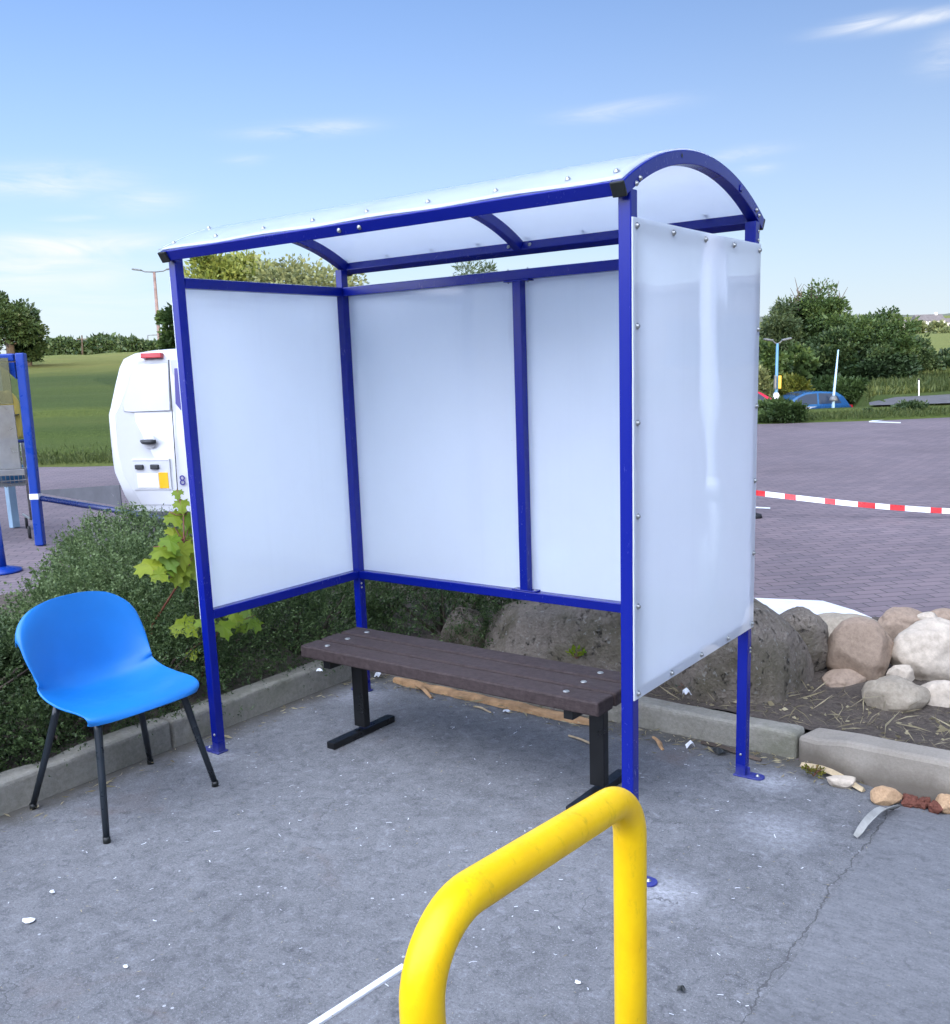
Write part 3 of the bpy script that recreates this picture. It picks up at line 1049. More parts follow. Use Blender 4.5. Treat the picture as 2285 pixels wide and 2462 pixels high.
for x in (.02, .27, .53, .78, 1.03, 1.29, 1.55, 1.80, 1.955):
    for dg in (-27.2, 27.2):
        y, z = arc(AR + .0285 if dg < 0 else AR + .0258, dg)
        bolt(roof, (x, y, z), (0, math.sin(R(dg)), math.cos(R(dg))), 1.25)
for dg in (-16, -4, 8, 20):
    y, z = arc(AR + .0258, dg); bolt(roof, (0, y, z), (0, math.sin(R(dg)), math.cos(R(dg))), 1.25)


def sheet(name, org, du, dv, nu, nv, thick, wave, m, nrm):
    """wall sheet as a gridded slab, bowing slightly between its bolts"""
    org, du, dv, nrm = Vector(org), Vector(du), Vector(dv), Vector(nrm)
    mb = MB()
    grids = []
    for k in (0, 1):
        rows = []
        for i in range(nv):
            row = []
            for j in range(nu):
                u, v_ = j / (nu - 1), i / (nv - 1)
                p = org + du * u + dv * v_
                q = mnoise.noise(p * 2.1 + Vector((0, 0, 4))) * math.sin(PI * u) ** .6 * math.sin(PI * v_) ** .4
                e = mnoise.noise(p * 6) * (1 - math.sin(PI * u)) * .5
                row.append(p + nrm * (thick * k + wave * (abs(q) * 1.2 + abs(e) * .5)))
            rows.append(row)
        mb.grid(rows)
    N = nu * nv
    for i in range(nv - 1):
        for j in (0, nu - 1):
            a, b2 = i * nu + j, (i + 1) * nu + j
            mb.f.append((a, b2, b2 + N, a + N)); mb.m.append(0)
    for j in range(nu - 1):
        for i in (0, nv - 1):
            a, b2 = i * nu + j, i * nu + j + 1
            mb.f.append((a, b2, b2 + N, a + N)); mb.m.append(0)
    o = mb.build(name, m, sh, smooth=True)
    o.data.set_sharp_from_angle(angle=R(35))
    return o


ZB0, ZB1 = .594, 1.987
pl = sheet('side_panel', (-.0205, -.018, ZB0), (0, D + .036, 0), (0, 0, ZB1 - ZB0), 24, 36, .004, .0015, MT['panel'], (-1, 0, 0))
pr = sheet('side_panel', (L + .0205, -.018, ZB0), (0, D + .04, 0), (0, 0, ZB1 - ZB0), 30, 44, .004, .004, MT['panel_side'], (1, 0, 0))
pbk = [sheet('back_panel', (x0, D + .0205, ZB0), (x1 - x0, 0, 0), (0, 0, ZB1 - ZB0), 24, 36, .004, .0015, MT['panel'], (0, 1, 0)) for x0, x1 in ((-.018, XM - .002), (XM + .002, L + .018))]
for pp, xx, ax in ((pl, -.0247, -1), (pr, L + .0262, 1)):
    for k in range(6):
        zz = ZB1 - .022 - (ZB1 - ZB0 - .04) * k / 5
        for yy in (.003, D + .003): bolt(pp, (xx, yy, zz), (ax, 0, 0), 1.3)
    for k in range(1, 4):
        for zz in (ZB1 - .022, ZB0 + .018): bolt(pp, (xx, .003 + D * k / 4, zz), (ax, 0, 0), 1.3)
for i, pp in enumerate(pbk):
    for k in range(6):
        zz = ZB1 - .022 - (ZB1 - ZB0 - .04) * k / 5
        bolt(pp, ((.003, L - .003)[i], D + .0253, zz), (0, 1, 0), 1.2)

# ------------------------------------------------------------------ bench
bn = thing('bench', 'low bench of three dark brown planks on black steel legs under the shelter roof', 'bench', (.98, .47, 0))
BZ = .44
pw = .1085
for k in range(3):
    y0 = .288 + k * (pw + .0175)
    o = MB().box((.975, y0 + pw / 2, BZ - .0265), (1.47, pw, .053)).build('plank', MT['plank'], bn, bevel=.007)
    for x in (.352, 1.548):
        MB().lathe((x, y0 + pw / 2, BZ - .001), [(.0001, 0), (.0125, 0), (.0125, .002), (.010, .0038), (.0001, .0045)], 16).build('coach_bolt', MT['zinc'], o, smooth=True)
for x in (.40, 1.60):
    MB().box((x - .025, .475, BZ - .053 - .0195), (.04, .335, .037)).build('crossbar', MT['black'], bn, bevel=.003)
    MB().box((x + .005, .475, (BZ - .091 + .03) / 2 + .008), (.062, .038, BZ - .091 - .03 - .014)).build('leg', MT['black'], bn, bevel=.003)
    ft = MB().box((x, .475, .016), (.045, .40, .03)).build('foot', MT['black'], bn, bevel=.003)
    for yy in (.30, .65):
        MB().lathe((x, yy, .0312), [(.0001, 0), (.009, 0), (.009, .0006), (.0001, .0006)], 14).build('hole', MT['cap'], ft)

# ------------------------------------------------------------------ chair
ch = thing('plastic_chair', 'bright blue moulded plastic chair on thin black legs beside the kerb', 'chair', (.07, -.505, 0))
prof = [(.302, .408), (.292, .423), (.264, .433), (.20, .436), (.10, .424), (.0, .418), (-.075, .43), (-.118, .475), (-.137, .545), (-.152, .63), (-.168, .715), (-.180, .765), (-.184, .785)]
hw = [.232, .236, .242, .248, .252, .250, .246, .244, .248, .253, .252, .248, .240]
cup = [-.01, -.008, .0, .010, .026, .050, .078, .088, .080, .066, .052, .036, .02]


def cat_(arr, x):
    i = min(len(arr) - 2, max(0, int(x))); f = x - i
    g = lambda k: np.array(arr[min(len(arr) - 1, max(0, k))], float)
    a, b2, c, d = g(i - 1), g(i), g(i + 1), g(i + 2)
    return .5 * (2 * b2 + (c - a) * f + (2 * a - 5 * b2 + 4 * c - d) * f * f + (3 * b2 - a - 3 * c + d) * f ** 3)


rows = []
NT_, NU_ = 56, 29
for i in range(NT_):
    x = i / (NT_ - 1) * (len(prof) - 1)
    p = cat_(prof, x); p2 = cat_(prof, min(len(prof) - 1, x + .05)); p1 = cat_(prof, max(0, x - .05))
    tg = p2 - p1; tg /= np.linalg.norm(tg)
    nn_ = np.array([tg[1], -tg[0]])          # towards sitter
    if nn_[1] < 0 and x < 5: nn_ = -nn_
    w = float(cat_(hw, x)); cq = float(cat_(cup, x))
    e = i / (NT_ - 1)
    row = []
    for j in range(NU_):
        u = math.sin((-1 + 2 * j / (NU_ - 1)) * PI / 2)
        lift = cq * abs(u) ** 2.2
        drop = 0
        # rounded corners: the front edge and the top edge curve back towards the sides
        c_ = abs(u) ** 3.2
        px, pz = p[0] + nn_[0] * lift, p[1] + nn_[1] * lift
        rnd = 1 - max(0.0, 1 - abs(u) ** 2.5) ** (1 / 2.5)
        if e < .25: px -= .06 * rnd * (1 - e / .25)
        if e > .62: pz -= .16 * rnd * ((e - .62) / .38) ** 1.1
        row.append(Vector((px + .0, -.505 + u * w, pz)))
    rows.append(row)
MB().grid(rows).build('shell', MT['chair'], ch, smooth=True, solid=.008, sub=1)
feet = {(-1, -1): ((-.055, -.505 - .17, .405), (-.163, -.505 - .255, 0)), (-1, 1): ((-.055, -.505 + .17, .405), (-.150, -.505 + .262, 0)),
        (1, -1): ((.225, -.505 - .185, .415), (.330, -.505 - .265, 0)), (1, 1): ((.215, -.505 + .185, .415), (.275, -.505 + .258, 0))}
for (a, b2) in feet.values():
    a, b2 = Vector(a), Vector(b2)
    lg = MB().tube([a, a + (b2 - a) * .1, a + (b2 - a) * .5, b2 + Vector((0, 0, .012))], [.015, .0145, .013, .0115], 12).build('leg', MT['chairleg'], ch, smooth=True)
    MB().tube([b2 + Vector((0, 0, .022)), b2], [.0132, .0135], 12).build('foot_cap', MT['cap'], lg, smooth=True)
fr = MB()
k = [Vector(feet[q][0]) for q in ((-1, -1), (-1, 1), (1, 1), (1, -1))]
for i in range(4): fr.tube([k[i] + Vector((0, 0, -.002)), k[(i + 1) % 4] + Vector((0, 0, -.002))], .009, 8)
fr.build('seat_frame', MT['chairleg'], ch, smooth=True)


# ------------------------------------------------------------------ yellow hoop barrier
def bend(p0, c, p1, r, n=10):
    """points rounding the corner c between p0 and p1"""
    a = (Vector(p0) - Vector(c)).normalized(); b2 = (Vector(p1) - Vector(c)).normalized()
    h = math.acos(max(-1, min(1, a.dot(b2)))) / 2
    tl = r / math.tan(h)
    ctr = Vector(c) + (a + b2).normalized() * (r / math.sin(h))
    s0, s1 = Vector(c) + a * tl, Vector(c) + b2 * tl
    out = []
    for i in range(n + 1):
        v0, v1 = (s0 - ctr), (s1 - ctr)
        out.append(ctr + v0.normalized().slerp(v1.normalized(), i / n) * r)
    return out


P0, P1 = Vector((2.499, -1.627, 0)), Vector((2.482, -.967, 0))
T0, T1 = P0 + Vector((0, 0, .845)), P1 + Vector((0, 0, .780))
path = [P0 - Vector((0, 0, .1)), P0 + Vector((0, 0, .25)), P0 + Vector((0, 0, .5))] + bend(P0, T0, T1, .115, 14) + [(T0 + T1) / 2] + bend(T0, T1, P1, .10, 14) + [P1 + Vector((0, 0, .4)), P1 - Vector((0, 0, .1))]
hb = thing('hoop_barrier', 'thick yellow steel hoop barrier with scuffed paint in front of the shelter', 'barrier', (2.5, -1.29, 0))
MB().tube(path, .0325, 28).build('hoop', MT['yellow'], hb, smooth=True)
for p in (P0, P1):
    MB().lathe(p, [(.0001, 0), (.05, 0), (.05, .008), (.033, .012), (.0001, .012)], 24).build('collar', MT['concrete_smooth'], hb)

# light levels
SUN_E = 3.0
SKY_AIR, SKY_DUST, SKY_OZ = 1.0, .2, 2.0
SKY_TINT = (.60, .80, 1.22)
HAZE_AMT, HAZE_COL, HAZE_POW = .92, (4.5, 5.0, 5.6), 4.3
CLOUD_COL = (5.3, 5.5, 5.8)
FILL_COL = (24.5, 26.8, 33.5)  # unseen fill glow added to the sky dome
SKY_STR = .1
EXPOSURE = 0.9
# ------------------------------------------------------------------ planting bed: shrubs, saplings, boulders
shrub('juniper', 'dense spreading dark green shrub behind the blue chair at the left edge', 'shrub',
      [((-.90, -.72, .20), (.55, .62, .36)), ((-.62, -1.25, .18), (.36, .6, .32)), ((-1.45, -.6, .18), (.5, .6, .34))], MT['leaf_juniper'], 1.3, .09, .0135, 16, seed=21, aspect=.7)
shrub('juniper', 'rounded green shrub, tallest of the bed, in front of the van', 'shrub',
      [((-1.42, .56, .30), (.48, .44, .43)), ((-1.08, .12, .26), (.42, .42, .40)), ((-2.0, .98, .36), (.5, .40, .40))], MT['leaf_green'], 1.25, .095, .0135, 17, seed=22, aspect=.7)
shrub('lavender', 'silvery green upright tufts under the rear bumper of the van', 'shrub',
      [((-1.75, 1.42, .28), (.5, .55, .37)), ((-1.2, 1.15, .30), (.45, .45, .36))], MT['leaf_grey'], 1.0, .17, .016, 16, up=1.1, aspect=.3, seed=23)
shrub('cotoneaster', 'dark low shrub with fine twigs beneath the left shelter panel', 'shrub',
      [((-.78, .62, .26), (.46, .62, .36)), ((-.55, 1.05, .2), (.34, .5, .28)), ((-.58, .05, .18), (.30, .45, .26))], MT['leaf_coton'], 1.35, .12, .0125, 17, seed=24)
shrub('cotoneaster', 'dark trailing shrub behind the back left post of the shelter', 'shrub',
      [((-.12, 1.75, .26), (.55, .40, .34)), ((.42, 1.85, .22), (.42, .32, .28)), ((-.6, 1.75, .26), (.4, .4, .34))], MT['leaf_coton'], 1.35, .13, .0125, 17, seed=25)
shrub('cotoneaster', 'thin dark green shrub between the small boulder and the long boulder', 'shrub',
      [((.62, 2.2, .25), (.40, .34, .28))], MT['leaf_coton'], 1.2, .12, .0125, 16, seed=26)
shrub('juniper', 'low dark green shrub below the chair seat along the kerb', 'shrub',
      [((-.50, -.45, .12), (.22, .55, .20)), ((-.46, -1.3, .12), (.2, .5, .2))], MT['leaf_coton'], 1.3, .09, .0125, 15, seed=27)


def px_x(u, v, x):
    d = ray(u, v); return CAM + d * ((x - CAM.x) / d.x)


def px_y(u, v, y):
    d = ray(u, v); return CAM + d * ((y - CAM.y) / d.y)


LEAF2 = [(0, 0), (.16, .10), (.40, .02), (.36, .16), (.56, .26), (.46, .36), (.52, .52), (.30, .46), (.22, .58), (.27, .78), (.10, .84), (0, 1.08)]


def maple_leaf(c, size, nrm, rot, name, root, m, stem_from):
    """five lobed leaf, folded along its midrib and drooping at the tip"""
    nrm = Vector(nrm).normalized()
    up_ = Vector((0, 0, 1)) - nrm * nrm.z
    if up_.length < .05: up_ = Vector((1, 0, 0))
    up_.normalize()
    sd = up_.cross(nrm)
    c_, s_ = math.cos(rot), math.sin(rot)
    ax = -up_ * c_ + sd * s_
    bx = ax.cross(nrm)
    ol = [(x, y) for x, y in LEAF2] + [(-x, y) for x, y in LEAF2[-2:0:-1]]
    n_ = len(ol)
    P = lambda x, y: Vector(c) + (bx * x + ax * (y - .45)) * size + nrm * size * (.10 - .28 * abs(x) ** 1.3 * .8 - .16 * max(0, y - .3) ** 2 + .02 * math.sin(9 * x + 7 * y))
    vs = [P(x, y) for x, y in ol] + [P(0, .34) - nrm * size * .03]
    fs = [(i, (i + 1) % n_, n_) for i in range(n_)]
    o = MB().add(vs, fs).build(name, m, root, smooth=False, recalc=False, solid=.0006)
    a = o.data.attributes.new('tint', 'FLOAT', 'POINT')
    t0 = random.random() * .8
    a.data.foreach_set('value', [min(1, t0 + random.random() * .25) for _ in o.data.vertices])
    MB().tube([Vector(stem_from), (Vector(stem_from) + P(0, 0)) / 2 + Vector((0, 0, -.01)), P(0, 0)], .0022, 5).build('leaf_stalk', MT['redstem'], root, smooth=True)


camdir = lambda p: (CAM - Vector(p)).normalized()
sp1 = thing('sycamore_sapling', 'tall yellow green sapling with lobed leaves left of the front post', 'sapling', (-.36, .12, .1))
top = px_x(357, 1000, -.36)
stem = [Vector((-.80, .22, .08)), Vector((-.62, .16, .45)), px_x(354, 1125, -.38), px_x(358, 1050, -.36), top]
MB().tube(stem, [.006, .0055, .005, .004, .003], 6).build('stem', MT['redstem'], sp1, smooth=True)
for (u, v, s_, rot, k) in ((354, 985, .085, .1, 4), (340, 1010, .10, .5, 4), (338, 1040, .09, -.3, 3), (362, 1035, .09, -.4, 3), (352, 1078, .155, .05, 3), (318, 1075, .12, .9, 3),
                           (298, 1108, .16, .5, 2), (333, 1058, .11, .2, 3), (375, 1065, .12, -.5, 3), (330, 1090, .13, .5, 2), (345, 1118, .13, -.2, 2), (322, 1102, .12, .3, 2), (365, 1010, .09, -.2, 4), (346, 962, .06, .1, 4), (358, 1062, .12, .2, 3), (360, 1125, .12, -.1, 2), (372, 1100, .13, -.4, 2), (312, 1120, .09, .8, 2)):
    p = px_x(u, v, -.36 + random.uniform(-.05, .05))
    nrm = camdir(p) * .8 + Vector((random.uniform(-.25, .25), random.uniform(-.25, .25), random.uniform(.2, .6)))
    maple_leaf(p, s_ * .92, nrm, rot, 'leaf', sp1, MT['leaf_maple'], stem[k])
sp2 = thing('sycamore_sapling', 'low green sapling with broad lobed leaves under the left shelter panel', 'sapling', (-.40, .33, .1))
stem = [Vector((-.55, .33, .08)), Vector((-.47, .33, .25)), px_x(430, 1215, -.4)]
MB().tube(stem, [.006, .005, .003], 6).build('stem', MT['redstem'], sp2, smooth=True)
for (u, v, s_, rot) in ((362, 1222, .155, .7), (436, 1225, .13, .1), (482, 1212, .155, -.9), (400, 1215, .11, .3), (455, 1205, .10, -.5), (375, 1275, .08, .4)):
    p = px_x(u, v, -.38 + random.uniform(-.05, .05))
    nrm = camdir(p) * .8 + Vector((random.uniform(-.2, .2), random.uniform(-.2, .2), random.uniform(.3, .7)))
    maple_leaf(p, s_ * .9, nrm, rot, 'leaf', sp2, MT['leaf_maple'], stem[2])

rock('boulder', 'long flat topped lichened boulder right behind the bench', 'boulder', (.80, 1.80, .10), (.62, .40, .36), MT['boulder'], 12, R(4), rough=.12, boxy=.75)
rock('boulder', 'broad dark boulder with moss behind the right shelter panel', 'boulder', (1.60, 1.74, .12), (.36, .34, .42), MT['boulder'], 5, R(-6), rough=.12, boxy=.72)
rock('boulder', 'small dark boulder half hidden in the shrub behind the bench', 'boulder', (.16, 1.62, .14), (.17, .15, .20), MT['boulder'], 8)


def rock_px(label, u, v, wpx, hpx, y, m, seed, rotz=0, dep=.8, grp='loose rocks in the planting bed'):
    p = px_y(u, v, y)
    k = KK / F * (p - CAM).dot(FH)
    return rock('rock', label, 'rock', p, (wpx * k / 2 * 1.1, wpx * k / 2 * dep, hpx * k / 2 * 1.12), m, seed, rotz, grp, cut=(.78, .97), rough=.12)


rock_px('grey squared boulder just right of the back right post', 1552, 1250, 118, 130, 2.0, MT['boulder'], 9, .25)
rock_px('tan slab rock lying under the white edging', 1640, 1232, 140, 72, 2.75, MT['rock_grey'], 14, .5)
rock_px('rounded reddish brown rock beside the grey squared boulder', 1672, 1272, 128, 136, 2.08, MT['rock_brown'], 31, .3)
rock_px('large cream white rock at the right edge of the picture', 1812, 1276, 150, 132, 2.24, MT['rock_pale'], 32, .6)
rock_px('flat pale grey rock lying lowest in front of the pile', 1740, 1356, 116, 74, 1.74, MT['rock_grey'], 33, .2)
rock_px('pinkish brown rock resting behind the large cream rock', 1757, 1218, 100, 70, 2.75, MT['rock_brown'], 34, .8)
rock_px('small pale wedge rock between the brown rock and the cream rock', 1752, 1312, 46, 44, 2.02, MT['rock_pale'], 35, .1)
rock_px('pale tan rock cut by the right edge, below the large cream rock', 1832, 1360, 92, 76, 1.88, MT['rock_pale'], 36, .4)
rock_px('tan rock at the top right of the pile against the paving', 1835, 1208, 70, 46, 2.9, MT['rock_brown'], 37, .4)
rock_px('small sandy rock tucked on top between two larger rocks', 1805, 1205, 42, 30, 2.75, MT['rock_pale'], 38, .4)
rock_px('brown flat rock sunk in the soil beneath the reddish brown rock', 1640, 1325, 92, 46, 1.97, MT['rock_brown'], 39, .9)

# ------------------------------------------------------------------ litter on the ground
pk = MB()
rows = []
for i in range(40):
    f = i / 39
    x = .03 + 1.2 * f; y = 1.125 - .02 * f
    w = (.034 + .012 * mnoise.noise(Vector((f * 9, 0, 0))) + .006 * mnoise.noise(Vector((f * 40, 1, 0)))) * min(1, .35 + 6 * min(f, 1 - f))
    h = .026 + .010 * mnoise.noise(Vector((f * 7, 5, 0))) + .006 * mnoise.noise(Vector((f * 31, 3, 0)))
    rows.append([Vector((x, y - w, .002)), Vector((x, y - w * .8, h * .8)), Vector((x, y + w * .2, h)), Vector((x, y + w, h * .7)), Vector((x, y + w, .002))])
pk.grid(rows).f.extend([(0, 1, 2, 3, 4), tuple(195 + i for i in (4, 3, 2, 1, 0))]); pk.m += [0, 0]
tag(pk.build('timber_plank', MT['timber']), 'long split length of orange timber along the kerb behind the bench', 'timber')


def splinter(label, a, b2, w, m=None, bendz=.004, name='splinter', cat='wood chip', group='wood splinters on the concrete'):
    a, b2 = Vector((*a, .004)), Vector((*b2, .004))
    d = (b2 - a).normalized(); sd = Vector((-d.y, d.x, 0))
    rows = []
    for i in range(7):
        f = i / 6; p = a.lerp(b2, f) + sd * .006 * math.sin(f * 5) + Vector((0, 0, bendz * math.sin(f * PI)))
        ww = w * (.35 + .65 * math.sin(PI * (.12 + .76 * f)))
        rows.append([p - sd * ww / 2, p + Vector((0, 0, w * .35)), p + sd * ww / 2, p - Vector((0, 0, .003))])
    mb = MB().grid(rows, True)
    mb.f += [(3, 2, 1, 0), (24, 25, 26, 27)]; mb.m += [0, 0]
    return tag(mb.build(name, m or MT['timber']), label, cat, group)


splinter('forked splinter leaning on the left end of the long timber', (.16, 1.115), (.37, 1.02), .028, bendz=.02)
splinter('pale splinter lying beside the right bench leg', (1.20, .93), (1.43, .86), .016, MT['straw'])
splinter('short splinter on the concrete in front of the long timber', (.62, 1.02), (.74, 1.00), .016, MT['straw'])
splinter('thin splinter leaning by the right kerb behind the front post', (1.52, 1.10), (1.62, 1.00), .022)
splinter('flat dark brown stick against the kerb left of the back right post', (1.72, 1.15), (2.0, 1.10), .03, MT['bark'], name='stick', cat='stick')
splinter('pale curved peel of bark by the moss at the kerb end', (2.15, 1.13), (2.42, 1.02), .04, MT['straw'], .02, name='bark_peel', cat='bark')


def scrap(label, u, v, w, m, seed, h=.008, name='paper_scrap', cat='litter', group='paper scraps on the concrete', z=0.004):
    c = gz(u, v, z)
    rr_ = random.Random(seed)
    n_ = 9
    pts = []
    for i in range(n_):
        a = 2 * PI * i / n_; q = w * rr_.uniform(.55, 1.1)
        pts.append(c + Vector((math.cos(a) * q, math.sin(a) * q * .7, rr_.uniform(0, h))))
    vs = pts + [c + Vector((0, 0, h * 1.2))]
    return tag(MB().add(vs, [(i, (i + 1) % n_, n_) for i in range(n_)]).build(name, m, solid=.0012), label, cat, group)


scrap('crumpled white paper scrap near the kerb behind the right front post', 1343, 1455, .022, MT['paper'], 1, .03)
scrap('small torn white scrap beneath the middle of the bench', 985, 1385, .022, MT['paper'], 2, .012)
scrap('largest flat white scrap at the lower left of the concrete', 58, 1790, .026, MT['paper'], 3, .004)
scrap('round white fleck above the largest white scrap at lower left', 102, 1735, .014, MT['paper'], 4, .004)
scrap('tiny white scrap by the kerb corner behind the left bench leg', 735, 1318, .022, MT['paper'], 5, .03)
scrap('white scrap lying on the kerb top left of the bench', 622, 1308, .022, MT['paper'], 6, .02, z=.13)
scrap('pale green scrap on the soil below the right shelter panel', 1335, 1352, .03, MT['paper'], 7, .03, z=.13)
scrap('round pale fleck of gum in the lower middle of the concrete', 245, 1880, .013, MT['paper'], 8, .002)
scrap('white crumb right of the hoop barrier on the footpath', 1124, 1910, .012, MT['paper'], 9, .003)
scrap('small black crumb on the concrete right of the hoop barrier', 1325, 1926, .014, MT['cap'], 10, .012, name='tar_crumb', group=None)
scrap('dark blob of debris by the kerb left of the back right post', 1398, 1464, .04, MT['cap'], 11, .02, name='tar_crumb', group=None)

# flake of peeled paint by the crack, white strip behind the hoop
fl = MB()
a, b2 = gz(1735, 1578), gz(1668, 1632)
rows = []
for i in range(9):
    f = i / 8; p = a.lerp(b2, f); w = .032 * (1 - f * .55)
    sd = Vector((.8, .5, 0)).normalized()
    z = .03 * math.sin(f * PI) ** .7 + .004
    rows.append([p - sd * w + Vector((0, 0, z + .012)), p + Vector((0, 0, z)), p + sd * w + Vector((0, 0, z + .018))])
tag(fl.grid(rows).build('paint_flake', MT['flake'], smooth=True, solid=.002), 'curled pale flake standing at the crack in front of the right kerb', 'paint flake')
ws = MB()
a, b2 = gz(612, 1994), gz(786, 1880)
d = (b2 - a).normalized(); sd = Vector((-d.y, d.x, 0)) * .011
a = a - d * .3
ws.add([a - sd, b2 - sd, b2 + sd * .8, a + sd, a - sd + Vector((0, 0, .008)), b2 - sd + Vector((0, 0, .008)), b2 + sd * .8 + Vector((0, 0, .008)), a + sd + Vector((0, 0, .008))],
       [(4, 5, 6, 7), (0, 1, 5, 4), (1, 2, 6, 5), (2, 3, 7, 6), (3, 0, 4, 7)])
tag(ws.build('trim_strip', MT['paper'], bevel=.002), 'straight white metal strip lying on the concrete left of the hoop barrier', 'metal strip')

rock('stone', 'orange sandstone lump lying against the right kerb', 'stone', gz(1722, 1547, .03), (.055, .035, .035), MT['sandstone'], 41, .3)
rock('stone', 'flat cream stone beside the moss clump at the kerb joint', 'stone', gz(1640, 1520, .02), (.06, .035, .022), MT['rock_pale'], 42, .5)
rock('stone', 'second orange sandstone lump at the right edge by the kerb', 'stone', gz(1840, 1562, .03), (.045, .04, .035), MT['sandstone'], 43, .7)
for i, (u, v, s_, lab) in enumerate(((1770, 1558, .035, 'dark red brick crumb touching the orange sandstone lump'), (1795, 1562, .03, 'dark red brick crumb in the middle of the rubble row'), (1820, 1570, .035, 'dark red brick crumb nearest the right edge'))):
    rock('rubble', lab, 'rubble', gz(u, v, .018), (s_, s_ * .8, s_ * .7), MT['redearth'], 50 + i, i, 'brick crumbs along the right kerb', rough=.4)

# scattered straw and crumbs, too many to count
n = 700
P = np.empty((n, 3)); rg = np.random.default_rng(5)
P[:, 0] = rg.uniform(-.1, 2.5, n); P[:, 1] = 1.17 - np.abs(rg.normal(0, .09, n)); P[:, 2] = .004 + rg.uniform(0, .012, n)
P[:120, 0] = -.17 + np.abs(rg.normal(0, .06, 120)); P[:120, 1] = rg.uniform(-1, 1.1, 120)
ex = 1100
Q = np.stack([rg.uniform(-.1, 2.9, ex), rg.uniform(-1.6, 1.1, ex), np.full(ex, .005)], 1)
P2 = np.concatenate([P, Q])
Dv = np.stack([rg.normal(0, 1, len(P2)), rg.normal(0, 1, len(P2)), rg.normal(0, .04, len(P2))], 1)
Dv /= np.linalg.norm(Dv, axis=1, keepdims=True)
sz = np.concatenate([rg.uniform(.012, .05, n), rg.uniform(.004, .017, ex)])
V, Fq = leaves(P2, Dv, sz, .16, .02, rg)
V[:, 2] = np.maximum(V[:, 2], .0045)
o = np_obj('litter', V, Fq, MT['leaf_dry'], None, np.repeat(rg.uniform(0, 1, len(P2)), 4)); tag(o, kind='stuff')
n = 150
rg = np.random.default_rng(15)
P = np.stack([rg.uniform(-.1, 2.52, n), rg.uniform(-1.5, 1.05, n), np.full(n, .0055)], 1)
ang = rg.uniform(0, 2 * PI, n)
Ls = rg.uniform(.006, .02, n) * np.where(rg.uniform(0, 1, n) > .8, 1.5, .8)
Vs, Fs, o_ = [], [], 0
for i in range(n):
    a_, cv = ang[i], rg.uniform(-1.6, 1.6)
    pts = []
    for k in range(5):
        q = a_ + cv * (k / 4 - .5)
        pts.append((pts[-1] if pts else P[i]) + np.array([math.cos(q), math.sin(q), 0]) * Ls[i] / 4)
    w_ = rg.uniform(.0007, .0017)
    for k, q in enumerate(pts):
        d_ = np.array([-math.sin(a_ + cv * (k / 4 - .5)), math.cos(a_ + cv * (k / 4 - .5)), 0]) * w_
        Vs += [q - d_, q + d_]
    for k in range(4): Fs.append([o_ + 2 * k, o_ + 2 * k + 1, o_ + 2 * k + 3, o_ + 2 * k + 2])
    o_ += 10
o = np_obj('fibre_litter', np.array(Vs), np.array(Fs), MT['paper']); tag(o, kind='stuff')
n = 420
rg = np.random.default_rng(6)
P = np.stack([rg.uniform(1.35, 2.9, n), rg.uniform(1.30, 1.75, n), np.zeros(n)], 1)
P[:, 2] = [soil_z(x, y) for x, y in P[:, :2]]
Dv = np.stack([rg.normal(0, 1, n), rg.normal(0, 1, n), np.abs(rg.normal(.25, .35, n))], 1)
Dv /= np.linalg.norm(Dv, axis=1, keepdims=True)
V, Fq = leaves(P, Dv, rg.uniform(.03, .13, n), .045, .05, rg)
n2 = 500
P3 = np.stack([rg.uniform(1.2, 4, n2), rg.uniform(1.30, 2.2, n2), np.zeros(n2)], 1)
P3[:, 2] = [soil_z(x, y) + .004 for x, y in P3[:, :2]]
V2, F2 = leaves(P3, np.stack([rg.normal(0, 1, n2), rg.normal(0, 1, n2), rg.normal(0, .1, n2)], 1), rg.uniform(.008, .03, n2), .6, .1, rg)
V, Fq, T = merge([(V, Fq, np.repeat(rg.uniform(.2, 1, n), 4)), (V2, F2, np.repeat(rg.uniform(.5, 1, n2), 4))])
o = np_obj('dry_grass', V, Fq, MT['leaf_dry'], None, T); tag(o, kind='stuff')


def weed(label, c, r, n, m, leaf, seed):
    rg = np.random.default_rng(seed)
    root = thing('weed', label, 'weed', c)
    d = sphere_dirs(n, 0, rg)
    P = np.array(c) + d * r * rg.uniform(.2, 1, n)[:, None] * np.array([1, 1, .8])
    V, Fq = leaves(P, d + [0, 0, .4], leaf, .6, .4, rg)
    np_obj('foliage', V, Fq, m, root, np.repeat(rg.uniform(0, 1, n), 4))
    mb = MB()
    for k in range(6):
        q = Vector(d[k]) * r * .8
        mb.tube([Vector(c) - Vector((0, 0, .01)), Vector(c) + q], .0015, 4)
    mb.build('stem', MT['redstem'], root)


weed('small bright green weed against the long boulder above the bench', px_y(1122, 1277, 1.40), .045, 26, MT['leaf_maple'], .028, 61)
weed('mossy weed clump in the kerb joint right of the back right post', gz(1582, 1505, .02), .05, 140, MT['leaf_gold'], .012, 62)
weed('thin grey weed on the soil below the right shelter panel', px_y(1340, 1340, 1.42), .06, 60, MT['leaf_grey'], .016, 63)

